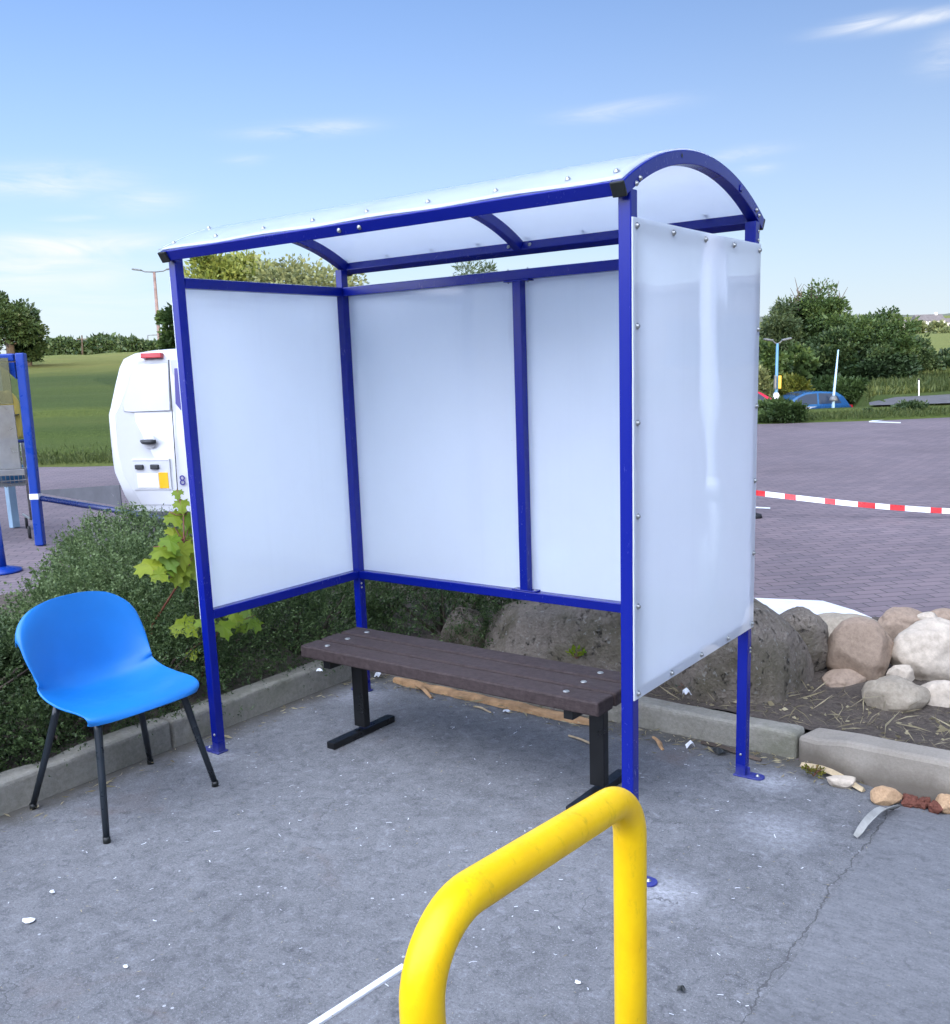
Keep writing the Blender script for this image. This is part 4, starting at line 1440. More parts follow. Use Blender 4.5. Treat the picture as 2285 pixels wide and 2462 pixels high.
# ------------------------------------------------------------------ van
VH = Vector((math.cos(math.atan2(FH.y, FH.x) - R(14)), math.sin(math.atan2(FH.y, FH.x) - R(14)), 0))
VR = Vector((VH.y, -VH.x, 0))
vr = at(212, 850, 9.3)
vbase = Vector((vr.x, vr.y, 0)) + VR * .845 + VH * .05
vz = math.atan2(VH.y, VH.x) - PI / 2
van = thing('parked_van', 'white panel van parked beyond the shrubs, seen from behind', 'van', vbase, vz)
half = [(.67, .33), (.74, .40), (.80, .52), (.882, .74), (.888, .88), (.888, 1.05), (.888, 1.29), (.862, 1.36), (.795, 1.58), (.745, 1.73), (.695, 1.81), (.58, 1.855), (.40, 1.875), (.2, 1.882), (0, 1.885)]


def vsec(y, w, zt, zb=0.0, roof=1.0):
    out = []
    for (x, z) in half:
        zz = .33 + zb + (z - .33) * (zt - .33 - zb) / (1.91 - .33)
        out.append(Vector((-x * w, y, zz)))
    for (x, z) in half[-2::-1]:
        zz = .33 + zb + (z - .33) * (zt - .33 - zb) / (1.91 - .33)
        out.append(Vector((x * w, y, zz)))
    return out


def top_lean(sec, k):
    return [Vector((v.x, v.y + k * max(0, v.z - 1.1) ** 1.3, v.z)) for v in sec]


secs = [top_lean(vsec(.0, .965, 1.868), .10), top_lean(vsec(.02, .985, 1.88), .09), top_lean(vsec(.09, 1.0, 1.886), .06)]
secs += [vsec(.4, 1.01, 1.89), vsec(1.4, 1.01, 1.90), vsec(2.3, 1.0, 1.88), vsec(2.75, .98, 1.80), vsec(3.15, .97, 1.45), vsec(3.45, .96, 1.16), vsec(3.9, .93, 1.05), vsec(4.2, .86, .92), vsec(4.28, .78, .80)]
vb = MB().grid(secs)
m_ = len(secs[0])
vb.f += [tuple(range(m_)), tuple(reversed(range((len(secs) - 1) * m_, len(secs) * m_)))]; vb.m += [0, 0]
vb.f += [tuple([i * m_ for i in range(len(secs))] + [i * m_ + m_ - 1 for i in reversed(range(len(secs)))])]; vb.m += [0]
vbody = vb.build('body', MT['white'], van, smooth=True, bevel=.02, segs=3)
vbody.modifiers['bevel'].angle_limit = R(50)


def vrear(x, z, out=0.0):
    """point on the rear face"""
    return Vector((x, .10 * max(0, z - 1.1) ** 1.3 - out, z))


def vbox(name, x0, x1, z0, z1, d, m, parent, bev=.0):
    zc = (z0 + z1) / 2
    c = vrear((x0 + x1) / 2, zc, d / 2 - .002)
    a = vrear(0, z1) - vrear(0, z0); rot = Matrix.Rotation(-math.atan2(a.y, a.z), 3, 'X')
    return MB().box(c, (x1 - x0, d + .004, z1 - z0), rot).build(name, m, parent, bevel=bev)


K9 = .00503
LX = lambda u: -.875 + (u - 212) * K9
LZ = lambda v: 1.6 - (v - 735) * .00486
# doors with a real gap between them
for nm, x0, x1 in (('door', -.70, -.199), ('door', -.193, .70)):
    poly = [(x0, .42), (x1, .42), (x1, 1.76 if x1 < 0 else 1.74), ((x0 + .12) if x0 < -.5 else x0, 1.76)]
    if x0 < -.5: poly = [(-.60, .42), (-.199, .42), (-.199, 1.765), (-.52, 1.765), (-.60, 1.70), (-.74, 1.36), (-.80, 1.27), (-.80, .95), (-.76, .70)]
    else: poly = [(-.193, .42), (.60, .42), (.70, .70), (.76, .95), (.765, 1.25), (.70, 1.36), (.60, 1.70), (.52, 1.765), (-.193, 1.765)]
    nn_ = len(poly)
    vs = [vrear(x, z, .006) for x, z in poly] + [vrear(x, z, -.01) for x, z in poly]
    # extra rows keep the leaning top smooth
    d_ = MB().add(vs, [tuple(range(nn_)), tuple(reversed(range(nn_, 2 * nn_)))] + [(i, (i + 1) % nn_, nn_ + (i + 1) % nn_, nn_ + i) for i in range(nn_)]).build(nm, MT['white'], van, bevel=.006, segs=3)
    if x0 < -.5:
        wp = [(-.215, 1.30), (-.215, 1.735), (-.50, 1.725), (-.575, 1.69), (-.61, 1.62), (-.70, 1.37), (-.69, 1.30), (-.60, 1.295)]
        nn_ = len(wp)
        vs = [vrear(x, z, .010) for x, z in wp] + [vrear(x, z, .002) for x, z in wp]
        MB().tube([vrear(x, z, .007) for x, z in wp[1:7]], .0028, 6).build('window_seam', MT['seam'], d_, smooth=True)
        MB().add(vs, [tuple(range(nn_)), tuple(reversed(range(nn_, 2 * nn_)))] + [(i, (i + 1) % nn_, nn_ + (i + 1) % nn_, nn_ + i) for i in range(nn_)]).build('blank_window', MT['white'], d_, bevel=.006, segs=3)
        hz = LZ(855); hx = LX(297)
        MB().lathe(vrear(hx, hz, .0135), [(.0001, 0), (.066, 0), (.063, .002), (.0001, .003)], 24, (0, -1, 0)).build('handle_cup', MT['white'], d_, smooth=True)
        MB().tube([vrear(hx - .08, hz + .008, .022), vrear(hx - .05, hz + .003, .042), vrear(hx + .03, hz, .045), vrear(hx + .075, hz + .002, .024)], [.013, .022, .025, .018], 10).build('handle', MT['dark_trim'], d_, smooth=True)
        vbox('plate_recess', LX(256), LX(334), LZ(948), LZ(888), .013, MT['white'], d_, .004)
        vbox('plate_shade', LX(257), LX(333), LZ(892), LZ(888), .016, MT['white'], d_, .006)
        for u in (272, 304):
            MB().box(vrear(LX(u), LZ(903), .024), (.085, .03, .045)).build('plate_lamp', MT['dark_trim'], d_, bevel=.008)
        pt = vbox('number_plate', LX(264), LX(309), LZ(944), LZ(916), .017, MT['plate'], d_, .003)
        vbox('plate_end', LX(309.5), LX(329), LZ(945), LZ(914), .017, MT['amber'], d_, .003)
    else:
        wp = [(-.15, 1.36), (-.10, 1.30), (.50, 1.30), (.46, 1.68), (-.15, 1.68)]
        nn_ = len(wp)
        vs = [vrear(x, z, .018) for x, z in wp] + [vrear(x, z, .008) for x, z in wp]
        MB().add(vs, [tuple(range(nn_)), tuple(reversed(range(nn_, 2 * nn_)))] + [(i, (i + 1) % nn_, nn_ + (i + 1) % nn_, nn_ + i) for i in range(nn_)]).build('window', MT['purple'], d_, bevel=.004)
        fc = bpy.data.curves.new('figure', 'FONT'); fc.body = '8'; fc.size = .135; fc.extrude = .001
        tmp = bpy.data.objects.new('tmp', fc); C.objects.link(tmp)
        dg = bpy.context.evaluated_depsgraph_get(); me = bpy.data.meshes.new_from_object(tmp.evaluated_get(dg))
        bpy.data.objects.remove(tmp)
        lt = bpy.data.objects.new('lettering', me); C.objects.link(lt); me.materials.clear(); me.materials.append(MT['purple'])
        lt.parent = d_; lt.rotation_euler = (PI / 2, 0, 0); lt.location = (LX(351), -.0135, LZ(939))
# seam is the gap between doors: dark strip inside it
vbox('door_seal', -.1985, -.1935, .42, 1.76, .004, MT['rubber'], van)
vbox('brake_light', LX(292), LX(334), LZ(698.5), LZ(689), .05, MT['red_lens'], vbody, .006)
bp = MB().box((0, .06, .315), (1.44, .26, .09)); bp.box((0, .3, .24), (1.3, .5, .08))
bp.build('bumper', MT['dark_trim'], van, bevel=.02)
for sx in (-1, 1):
    MB().box((sx * .79, .05, 1.0), (.07, .1, .55)).build('tail_light', MT['red_lens'], van, bevel=.015) if sx > 0 else None
    for y in (.85, 3.45):
        w = MB().lathe((sx * .74 - .09, y, .31), [(.02, -.0), (.27, .0), (.305, .03), (.31, .09), (.305, .16), (.27, .19), (.02, .19)], 28, (1, 0, 0)).build('wheel', MT['rubber'], van, smooth=True)
        MB().lathe((sx * .74 - .10 if sx < 0 else sx * .74 + .08, y, .31), [(.02, -.01), (.18, -.01), (.19, .02), (.02, .03)], 20, (1, 0, 0)).build('rim', MT['zinc'], w, smooth=True)
    MB().box((sx * .845, 2.45, 1.47), (.03, .75, .38), Matrix.Rotation(R(-sx * 14), 3, 'Y')).build('window', MT['glass'], van, bevel=.02)
    MB().box((sx * .98, 2.85, 1.2), (.14, .1, .2)).build('mirror', MT['dark_trim'], van, bevel=.03)
MB().box((0, 2.965, 1.64), (1.25, .02, .5), Matrix.Rotation(R(49), 3, 'X')).build('windscreen', MT['glass'], van, bevel=.005)

# ------------------------------------------------------------------ trolley bay at the left edge
tb = thing('trolley_bay', 'blue framed trolley bay with tinted side sheet at the left edge', 'trolley bay', (-5.95, 2.67, 0))
pp = at(74, 1060, 9.7); pt_ = at(47, 690, 9.7)
base = Vector((-5.93, 2.65, 0)); topp = Vector((-6.0, 2.72, 1.88))
pb = MB().beam(base, topp, .085, .085, tuple(FH))
post = pb.build('post', MT['blue_light'], tb, bevel=.012)
MB().beam(base + (topp - base) * .245, base + (topp - base) * .275, .089, .089, tuple(FH)).build('reflective_band', MT['paper'], post)
lf = -rgt
b0 = topp + Vector((0, 0, -.04))
cv = bend(topp + Vector((0, 0, -.6)), b0, b0 + lf * 1, .10, 8)
MB().beam(b0 + lf * .06, b0 + lf * 2.6 + Vector((0, 0, .02)), .08, .075, (0, 0, 1)).build('top_rail', MT['blue_light'], tb, bevel=.012)
g = MB(); 
g.prism([(0, 0), (.16, 0), (0, -.16)], -.04, .04, 1)
gm = Matrix((lf, FH, Vector((0, 0, 1)))).transposed().to_4x4(); gm.translation = b0 + lf * .055 + Vector((0, 0, -.045))
g.xf(gm).build('corner_brace', MT['blue_light'], tb)
far = base + lf * 2.6
MB().beam(far, far + Vector((0, 0, 1.9)), .085, .085, tuple(FH)).build('post', MT['blue_light'], tb, bevel=.012)
m, t, b = mat('tinted_sheet', (.30, .29, .17), .12)
tr = t.node('ShaderNodeBsdfTransparent'); tr.inputs['Color'].default_value = (.62, .62, .48, 1)
mx = t.node('ShaderNodeMixShader'); mx.inputs[0].default_value = .62
t.link(b.outputs[0], mx.inputs[1]); t.link(tr.outputs[0], mx.inputs[2]); t.link(mx.outputs[0], t.n['Material Output'].inputs[0])
MT['tint'] = m
m, t, b = mat('scuffed_grey_sheet', (.32, .31, .29), .3)
tr = t.node('ShaderNodeBsdfTransparent'); tr.inputs['Color'].default_value = (.8, .8, .78, 1)
mx = t.node('ShaderNodeMixShader'); t.link(t.ramp(t.noise(5, 5, .6, t.obj()), [(.3, .35), (.7, .6)]), mx.inputs[0])
t.link(b.outputs[0], mx.inputs[1]); t.link(tr.outputs[0], mx.inputs[2]); t.link(mx.outputs[0], t.n['Material Output'].inputs[0])
MT['greyglass'] = m
MB().box(base + lf * 1.3 + Vector((0, 0, 1.62)), (2.4, .012, .44), Matrix.Rotation(math.atan2(rgt.y, rgt.x), 3, 'Z')).build('upper_sheet', MT['tint'], tb)
MB().box(base + lf * 1.3 + Vector((0, 0, 1.08)), (2.4, .016, .62), Matrix.Rotation(math.atan2(rgt.y, rgt.x), 3, 'Z')).build('lower_sheet', MT['greyglass'], tb, bevel=.003)
MB().beam(base + lf * .06 + Vector((0, 0, .735)), far + Vector((0, 0, .735)), .05, .06).build('lower_rail', MT['greyglass'], tb, bevel=.006)
re_ = at(345, 1012, 8.7)
MB().tube([base + Vector((.05, .04, .47)), (base + Vector((.05, .04, .47))).lerp(re_, .5), re_, re_ + Vector((.05, 0, -.3))], .028, 10).build('low_rail', MT['navy'], tb, smooth=True)
q0 = base + Vector((.05, .04, .49)); q1 = q0.lerp(re_, .62); dd = (q1 - q0).normalized(); sdv = Vector((-dd.y, dd.x, 0)) * .006
pz = [q0 + Vector((0, 0, .03)), q1 + Vector((0, 0, .04)), q1 + Vector((0, 0, .24)), q0 + Vector((0, 0, .06))]
MB().add([p + sdv for p in pz] + [p - sdv for p in pz], [(0, 1, 2, 3), (7, 6, 5, 4), (0, 4, 5, 1), (1, 5, 6, 2), (2, 6, 7, 3), (3, 7, 4, 0)]).build('smoked_sheet', worn('smoked_sheet', (.10, .105, .115), .15, .15), tb)

bl = gz(4, 1112, .0)
bo = thing('bollard', 'blue tube post with a splayed foot at the left edge behind the shrubs', 'bollard', bl)
MB().tube([bl + Vector((0, 0, .0)), bl + Vector((-.02, 0, .45))], .045, 16).build('tube', MT['blue_light'], bo, smooth=True)
MB().lathe(bl, [(.0001, 0), (.17, 0), (.16, .02), (.05, .05), (.0001, .05)], 20).build('base_plate', MT['blue_light'], bo, smooth=True)
ps = at(1, 800, 11.0); ps.z = 0
MT['pale_blue'] = worn('pale_blue_paint', (.30, .45, .58), .45, .1)
po = thing('sign_post', 'pale blue square post rising behind the trolley bay at the left edge', 'post', ps)
MB().box(ps + Vector((0, 0, 1.2)), (.085, .085, 2.4)).build('shaft', MT['pale_blue'], po, bevel=.006)
MB().box(ps + Vector((0, 0, 2.41)), (.10, .10, .02)).build('end_cap', MT['cap'], po, bevel=.004)

# trolley with yellow child seat inside the bay
tp = at(-16, 850, 10.4); tp.z = 0
tl = thing('shopping_trolley', 'shopping trolley with a tall yellow child seat inside the blue bay', 'trolley', tp)
tf = Vector((tp.x - CAM.x, tp.y - CAM.y, 0)).normalized()
TM = Matrix((Vector((tf.y, -tf.x, 0)), tf, Vector((0, 0, 1)))).transposed().to_4x4(); TM.translation = tp
MT['yplastic'] = worn('yellow_plastic', (.55, .43, .10), .45, .1)
sb_ = MB(); rows = []
for i in range(14):
    f = i / 13
    w = .13 * (1 - max(0, f - .72) ** 2 * 9) + .0
    rows.append([Vector((.17 + w * (-1 + 2 * j / 8), -.02 - .04 * (abs(-1 + 2 * j / 8)) ** 2 - .06 * f + .06, 1.02 + .50 * f)) for j in range(9)])
sb_.grid(rows).xf(TM)
seat = sb_.build('child_seat', MT['yplastic'], tl, smooth=True, solid=.02)
ln = MB().box((.17, -.03, 1.27), (.235, .05, .012)).xf(TM); ln.build('strap', MT['cap'], seat, bevel=.004)
bs = MB()
for k in range(15):
    x = -.28 + .56 * k / 14; bs.tube([(x, -.42, .55), (x, -.46, .98)], .004, 5); bs.tube([(x, .40, .60), (x, .45, .98)], .004, 5)
    y = -.44 + .88 * k / 14; bs.tube([(-.27, y, .57), (-.29, y, .98)], .004, 5); bs.tube([(.27, y, .57), (.29, y, .98)], .004, 5); bs.tube([(-.27, y, .565), (.27, y, .565)], .004, 5)
for z in (.62, .74, .86, .98):
    bs.tube([(-.29, -.46, z), (.29, -.46, z), (.29, .45, z), (-.29, .45, z), (-.29, -.46, z)], .006, 6)
bs.xf(TM).build('basket', MT['zinc'], tl)
MB().tube([(-.3, -.55, 1.02), (.3, -.55, 1.02)], .017, 10).xf(TM).build('handle', MT['blue_light'], tl, smooth=True)
fr = MB()
for x in (-.27, .27):
    fr.tube([(x, -.55, 1.02), (x, -.46, .9), (x, -.40, .2), (x * .8, .42, .16)], .013, 8)
fr.xf(TM).build('frame', MT['zinc'], tl, smooth=True)
for x in (-.24, .24):
    for y in (-.38, .40):
        MB().lathe((x, y, .065), [(.01, -.015), (.062, -.015), (.065, 0), (.062, .015), (.01, .015)], 16, (1, 0, 0)).xf(TM).build('wheel', MT['rubber'], tl, smooth=True)
MT['tealplastic'] = worn('teal_plastic', (.02, .16, .33), .4, .2)
bag = MB(); rows = []
for i in range(9):
    a = PI * i / 8
    rows.append([Vector((.16 + .16 * math.cos(2 * PI * j / 14) * math.sin(a) * (1 + .15 * math.sin(3 * j)), -.05 + .2 * math.sin(2 * PI * j / 14) * math.sin(a), .66 + .11 * -math.cos(a))) for j in range(14)])
bag.grid(rows, True).xf(TM)
tag(bag.build('carrier_bag', MT['tealplastic'], smooth=True), 'teal blue carrier bag lying in the trolley basket', 'bag')

# ------------------------------------------------------------------ red and white tape across the car park
MT['tape_red'] = worn('tape_red', (.62, .03, .035), .35, .15)
MT['tape_white'] = worn('tape_white', (.80, .82, .84), .35, .05)
pa, pb_ = at(1462, 961, 9.9), at(1864, 990, 9.4)
tpm = MB()
d = pb_ - pa; tot = d.length; d /= tot
nst = 150
cuts = []
x = 0; rr = random.Random(9); red = True
while x < tot + 1.0:
    wdt = rr.uniform(.10, .17) if red else rr.uniform(.12, .30)
    cuts.append((x, x + wdt, red)); x += wdt; red = not red
for (x0, x1, rd_) in cuts:
    rows = []
    for k in range(4):
        xx = x0 + (x1 - x0) * k / 3
        sag = -.05 * math.sin(PI * min(1, xx / (tot + 1)))
        tw = .35 * math.sin(xx * 1.7) + .15 * math.sin(xx * 4.1)
        c = pa + d * xx + Vector((0, 0, sag + .02))
        hv = Vector((-d.y * math.sin(tw), d.x * math.sin(tw), math.cos(tw))) * .027
        rows.append([c - hv, c + hv])
    n0 = len(tpm.m)
    tpm.grid(rows)
    for q in range(n0, len(tpm.m)): tpm.m[q] = 0 if rd_ else 1
tape = tpm.build('barrier_tape', [MT['tape_red'], MT['tape_white']], solid=.0008)
tag(tape, 'red and white striped tape stretched low across the block paving', 'tape')
for (p, lab) in ((pa, 'short steel pin holding the tape behind the right shelter panel'), (pa + d * (tot + 1.0), 'short steel pin holding the far end of the tape outside the right edge')):
    g0 = Vector((p.x, p.y, 0))
    pin = thing('barrier_pin', lab, 'pin', g0, group='pins holding the tape')
    MB().tube([g0, Vector((p.x, p.y, p.z + .1))], .012, 10).build('rod', MT['zinc'], pin, smooth=True)
    MB().lathe(g0, [(.0001, 0), (.11, 0), (.10, .03), (.03, .05), (.0001, .05)], 18).build('foot', MT['rubber'], pin, smooth=True)
# painted marking at the far side of the paving and a short dash near the tape
mk = MB()
a = [gz(u, v) for u, v in ((1690, 819), (1712, 814.5), (1758, 812), (1765, 814.5), (1730, 815.5), (1705, 818.5), (1760, 820.5), (1750, 822))]
mk.add([Vector((p.x, p.y, .002)) for p in (a[0], a[1], a[2], a[3], a[4], a[5])], [(0, 1, 4, 5), (1, 2, 3, 4)])
mk.add([Vector((p.x, p.y, .002)) for p in (gz(1690, 819), gz(1690, 821), gz(1752, 823), gz(1752, 821))], [(0, 1, 2, 3)])
mk.add([Vector((p.x, p.y, .002)) for p in (gz(1455, 985), gz(1455, 988), gz(1498, 989.5), gz(1498, 987))], [(0, 1, 2, 3)])
tag(mk.build('road_marking', MT['edging']), kind='structure')

# ------------------------------------------------------------------ trees, hedges
UPX = KK / F


def sz_(s, t): return terrain_z(s, t)


def tree_px(name, label, u, ytop, ybot, wpx, t, m, n, leaf, clumps, seed, group=None, **kw):
    c = at(u, (ytop + ybot) / 2, t)
    s_ = (c - Vector((CAM.x, CAM.y, 0))).dot(rgt)
    zb = sz_(s_, t)
    rz = (ybot - ytop) / 2 * UPX * t; rx = wpx / 2 * UPX * t
    base = (c.x, c.y, zb)
    return tree(name, label, 'tree', base, 0, (0, 0, c.z - zb, rx * .93, rx * .85, rz * .93), m, n, leaf, clumps, seed=seed, group=group, **kw)


GT = 'trees beyond the car park'
tree_px('tree', 'sunlit bright green tree above the left shelter panel', 442, 482, 690, 175, 27, MT['leaf_lime'], 15000, .13, 90, 101, GT, trunk=.16)
tree_px('tree', 'pale grey green tree above the left panel beside the bright green one', 590, 512, 700, 270, 26, MT['leaf_pale'], 15000, .12, 110, 102, GT, trunk=.15)
tree_px('tree', 'narrow green tree peeping out left of the front left post', 356, 580, 700, 84, 30, MT['leaf_mid'], 7000, .14, 45, 103, GT, trunk=.12)
tree_px('pine_tree', 'dark pine top showing between the roof beam and the back rail', 915, 500, 700, 105, 34, MT['leaf_conifer'], 9000, .17, 60, 104, GT, trunk=.16, aspect=.22)
tree_px('tree', 'dark broadleaf tree at the left edge behind the trolley bay', 14, 572, 690, 128, 60, MT['leaf_dark'], 15000, .22, 48, 105, GT, trunk=.3, clump_r=.30)
tree_px('tree', 'low dark bushy tree right of the left edge tree', 52, 646, 702, 62, 62, MT['leaf_dark'], 5000, .26, 40, 106, GT, trunk=.2)
tree_px('tree', 'small round tree rising above the far hedge', 204, 652, 692, 58, 84, MT['leaf_dark'], 4000, .30, 36, 107, GT, trunk=.2)
tree_px('tree', 'smaller dark tree right of the round tree in the far hedge', 237, 657, 694, 38, 86, MT['leaf_dark'], 2600, .30, 26, 108, GT, trunk=.2)
tree_px('tree', 'small dark far tree nearest the rusty lamp pole', 283, 668, 696, 60, 88, MT['leaf_dark'], 2600, .30, 30, 109, GT, trunk=.2)
GR = 'trees by the far road'
tree_px('conifer', 'feathery dark conifer just right of the shelter, left of the tallest tree', 1512, 583, 780, 92, 49, MT['leaf_conifer'], 26000, .17, 80, 121, GR, trunk=.2, aspect=.3, droop=.5)
tree_px('tree', 'tallest dark green tree with twiggy top right of the shelter', 1582, 556, 770, 118, 50, MT['leaf_mid'], 34000, .14, 90, 122, GR, trunk=.25)
tree_px('tree', 'broad rounded green tree right of the tallest tree', 1668, 606, 775, 215, 48, MT['leaf_mid'], 52000, .145, 150, 123, GR, trunk=.25, clump_r=.22)
tree_px('tree', 'dark low spreading tree above the grass bank near the right edge', 1722, 655, 772, 190, 52, MT['leaf_dark'], 32000, .16, 110, 124, GR, trunk=.2, clump_r=.22)
tree_px('tree', 'dark hedge like tree cut by the right edge above the road', 1822, 690, 775, 130, 54, MT['leaf_dark'], 24000, .17, 80, 125, GR, trunk=.2, clump_r=.22)
tree_px('tree', 'dark tree tucked behind the tallest tree', 1618, 625, 775, 140, 54, MT['leaf_dark'], 26000, .17, 90, 126, GR, trunk=.2)
tree_px('tree', 'pale olive bush behind the double lamp at the shelter edge', 1488, 668, 790, 70, 44, MT['leaf_mid'], 9000, .2, 60, 127, GR, trunk=.12)
tree_px('tree', 'olive bush right of the double lamp post', 1546, 672, 775, 66, 45.5, MT['leaf_mid'], 8000, .2, 60, 128, GR, trunk=.12)


# bare twigs standing out of the tallest tree belong to its trunk part
for o_ in [o_ for o_ in C.objects if o_.get('label', '').startswith('tallest dark green')]:
    tr_ = [c_ for c_ in o_.children if c_.name.startswith('trunk')][0]
    tm = MB(); rr = random.Random(4)
    for k in range(16):
        a_ = at(1582 + rr.uniform(-45, 48), 600 + rr.uniform(-12, 25), 50)
        e_ = a_ + rgt * rr.uniform(-.5, .8) + Vector((0, 0, rr.uniform(.6, 1.35)))
        tm.tube([a_, a_.lerp(e_, .5) + rgt * rr.uniform(-.1, .1), e_], [.04, .025, .008], 5)
        tm.tube([a_.lerp(e_, .5), a_.lerp(e_, .5) + rgt * rr.uniform(-.4, .4) + Vector((0, 0, .35))], [.02, .006], 4)
    tm.build('branch', MT['bark'], o_)

tree_px('tree', 'deep green tree filling the gap between the tallest and the broad rounded tree', 1628, 640, 785, 120, 47, MT['leaf_dark'], 22000, .17, 90, 141, GR, trunk=.2)
tree_px('tree', 'deep green low tree under the right half of the broad rounded tree', 1700, 668, 780, 140, 46.5, MT['leaf_dark'], 24000, .17, 100, 142, GR, trunk=.2)


def bush_px(label, u, ytop, ybot, wpx, t, m, n, leaf, seed, name='bush', cat='bush', group=None, flat=.8, clumps=40):
    c = at(u, (ytop + ybot) / 2, t)
    s_ = (c - Vector((CAM.x, CAM.y, 0))).dot(rgt)
    rz = (ybot - ytop) / 2 * UPX * t; rx = wpx / 2 * UPX * t
    root = thing(name, label, cat, (c.x, c.y, c.z - rz), group=group)
    rg = np.random.default_rng(seed)
    CL = sphere_dirs(clumps, -.6, rg) * rg.uniform(.3, 1, clumps)[:, None] ** .5
    idx = rg.integers(0, clumps, n)
    off = rg.normal(0, .17, (n, 3))
    q = CL[idx] + off
    ax = np.array([np.array(rgt), np.array(FH), [0, 0, 1]])
    P = (q * np.array([rx, rx * flat, rz])) @ ax + np.array(c)
    V, Fq = leaves(P, off / .17 + q * .5 + np.array([0, 0, .3]), leaf, .55, .6, rg)
    T = np.clip(rg.uniform(0, .6, clumps)[idx] + rg.uniform(0, .4, n), 0, 1)
    np_obj('foliage', V, Fq, m, root, np.repeat(T, 4))
    mb = MB()
    for k in range(8):
        e = Vector(c) + Vector(((CL[k] * np.array([rx, rx * flat, rz])) @ ax) * .8)
        mb.tube([Vector((c.x, c.y, c.z - rz - .2)), e], [.03, .008], 5)
    mb.build('stem', MT['bark'], root)
    return root


bush_px('golden green bush at the foot of the double lamp post', 1534, 738, 788, 70, 42, MT['leaf_olive'], 7000, .15, 131)
bush_px('low clipped green bush on the bank right of the shelter', 1512, 783, 826, 88, 24.4, MT['leaf_mid'], 12000, .075, 132)
bush_px('olive bush behind the red car', 1476, 725, 785, 40, 41, MT['leaf_pale'], 4000, .15, 133)
bush_px('small dark bush on the bank near the right edge', 1772, 784, 812, 58, 26, MT['leaf_dark'], 5000, .07, 134)
bush_px('tiny dark tuft on the bank left of the small dark bush', 1690, 797, 814, 22, 26, MT['leaf_dark'], 1500, .06, 135)
bush_px('green scrub on the slope behind the blue car', 1622, 738, 782, 120, 45, MT['leaf_mid'], 9000, .16, 136)
bush_px('green scrub on the grass bank below the dark spreading tree', 1720, 736, 764, 110, 46, MT['leaf_mid'], 6000, .16, 137)
hs = []
rg = np.random.default_rng(77)
hd = thing('hedge', 'long dark hedge along the far top of the field', 'hedge', tuple(at(200, 680, 84)))
n = 26000
u_ = rg.uniform(40, 352, n); t_ = rg.uniform(82, 86, n)
top_y = 663 + 3 * np.sin(u_ * .09) + 2.5 * np.sin(u_ * .31) + rg.normal(0, 1.2, n) + np.where(u_ > 270, 4, 0)
v_ = top_y + (697 - top_y) * rg.uniform(0, 1, n) ** 1.2
P = np.array([np.array(at(a, b2, c)) for a, b2, c in zip(u_, v_, t_)])
V, Fq = leaves(P, rg.normal(0, 1, (n, 3)) + [0, 0, .4], .30, .6, .5, rg)
np_obj('foliage', V, Fq, MT['leaf_dark'], hd, np.repeat(rg.uniform(0, 1, n), 4))

# grass tufts on the near bank and field edge so the ground line is not a clean cut
n = 30000
rg = np.random.default_rng(78)
s_ = rg.uniform(-14, 16, n); t_ = np.array([lot_edge(x) for x in s_]) + np.abs(rg.normal(0, 1.1, n)) + .1
z_ = np.array([terrain_z(a, b2) for a, b2 in zip(s_, t_)])
P = np.stack([CAM.x + rgt.x * s_ + FH.x * t_, CAM.y + rgt.y * s_ + FH.y * t_, z_ - .01], 1)
V, Fq = leaves(P, rg.normal(0, .35, (n, 3)) + [0, 0, 1], .09, .16, .1, rg)
MT['leaf_grass'] = leafmat('grass_blade', (.04, .065, .014), (.11, .13, .035), .6, .25)
o = np_obj('grass', V, Fq, MT['leaf_grass'], None, np.repeat(rg.uniform(0, 1, n), 4)); tag(o, kind='stuff')
n = 26000
t_ = rg.uniform(37.5, 54, n); s_ = t_ * rg.uniform(.33, .52, n)
kp = (s_ / t_ > .40) | (t_ > 45.5); s_, t_ = s_[kp], t_[kp]; n = len(s_)
z_ = np.array([terrain_z(a, b2) for a, b2 in zip(s_, t_)])
P = np.stack([CAM.x + rgt.x * s_ + FH.x * t_, CAM.y + rgt.y * s_ + FH.y * t_, z_ - .02], 1)
V, Fq = leaves(P, rg.normal(0, .35, (n, 3)) + [0, 0, 1], .22, .2, .1, rg)
o = np_obj('grass', V, Fq, MT['leaf_grass'], None, np.repeat(rg.uniform(0, 1, n), 4)); tag(o, kind='stuff')


# ------------------------------------------------------------------ lamps, poles
def gpt(p):
    s0 = (p - CAM).dot(rgt); t0 = Vector((p.x - CAM.x, p.y - CAM.y, 0)).dot(FH)
    return Vector((p.x, p.y, terrain_z(s0, t0)))


MT['lampblue'] = worn('lamp_blue_paint', (.08, .20, .32), .45, .15, 3)
MT['rust'] = worn('rusty_pole', (.17, .115, .10), .8, .45, 3, .3, 30)
MT['signyel'] = worn('sign_yellow', (.62, .36, .02), .5, .1)

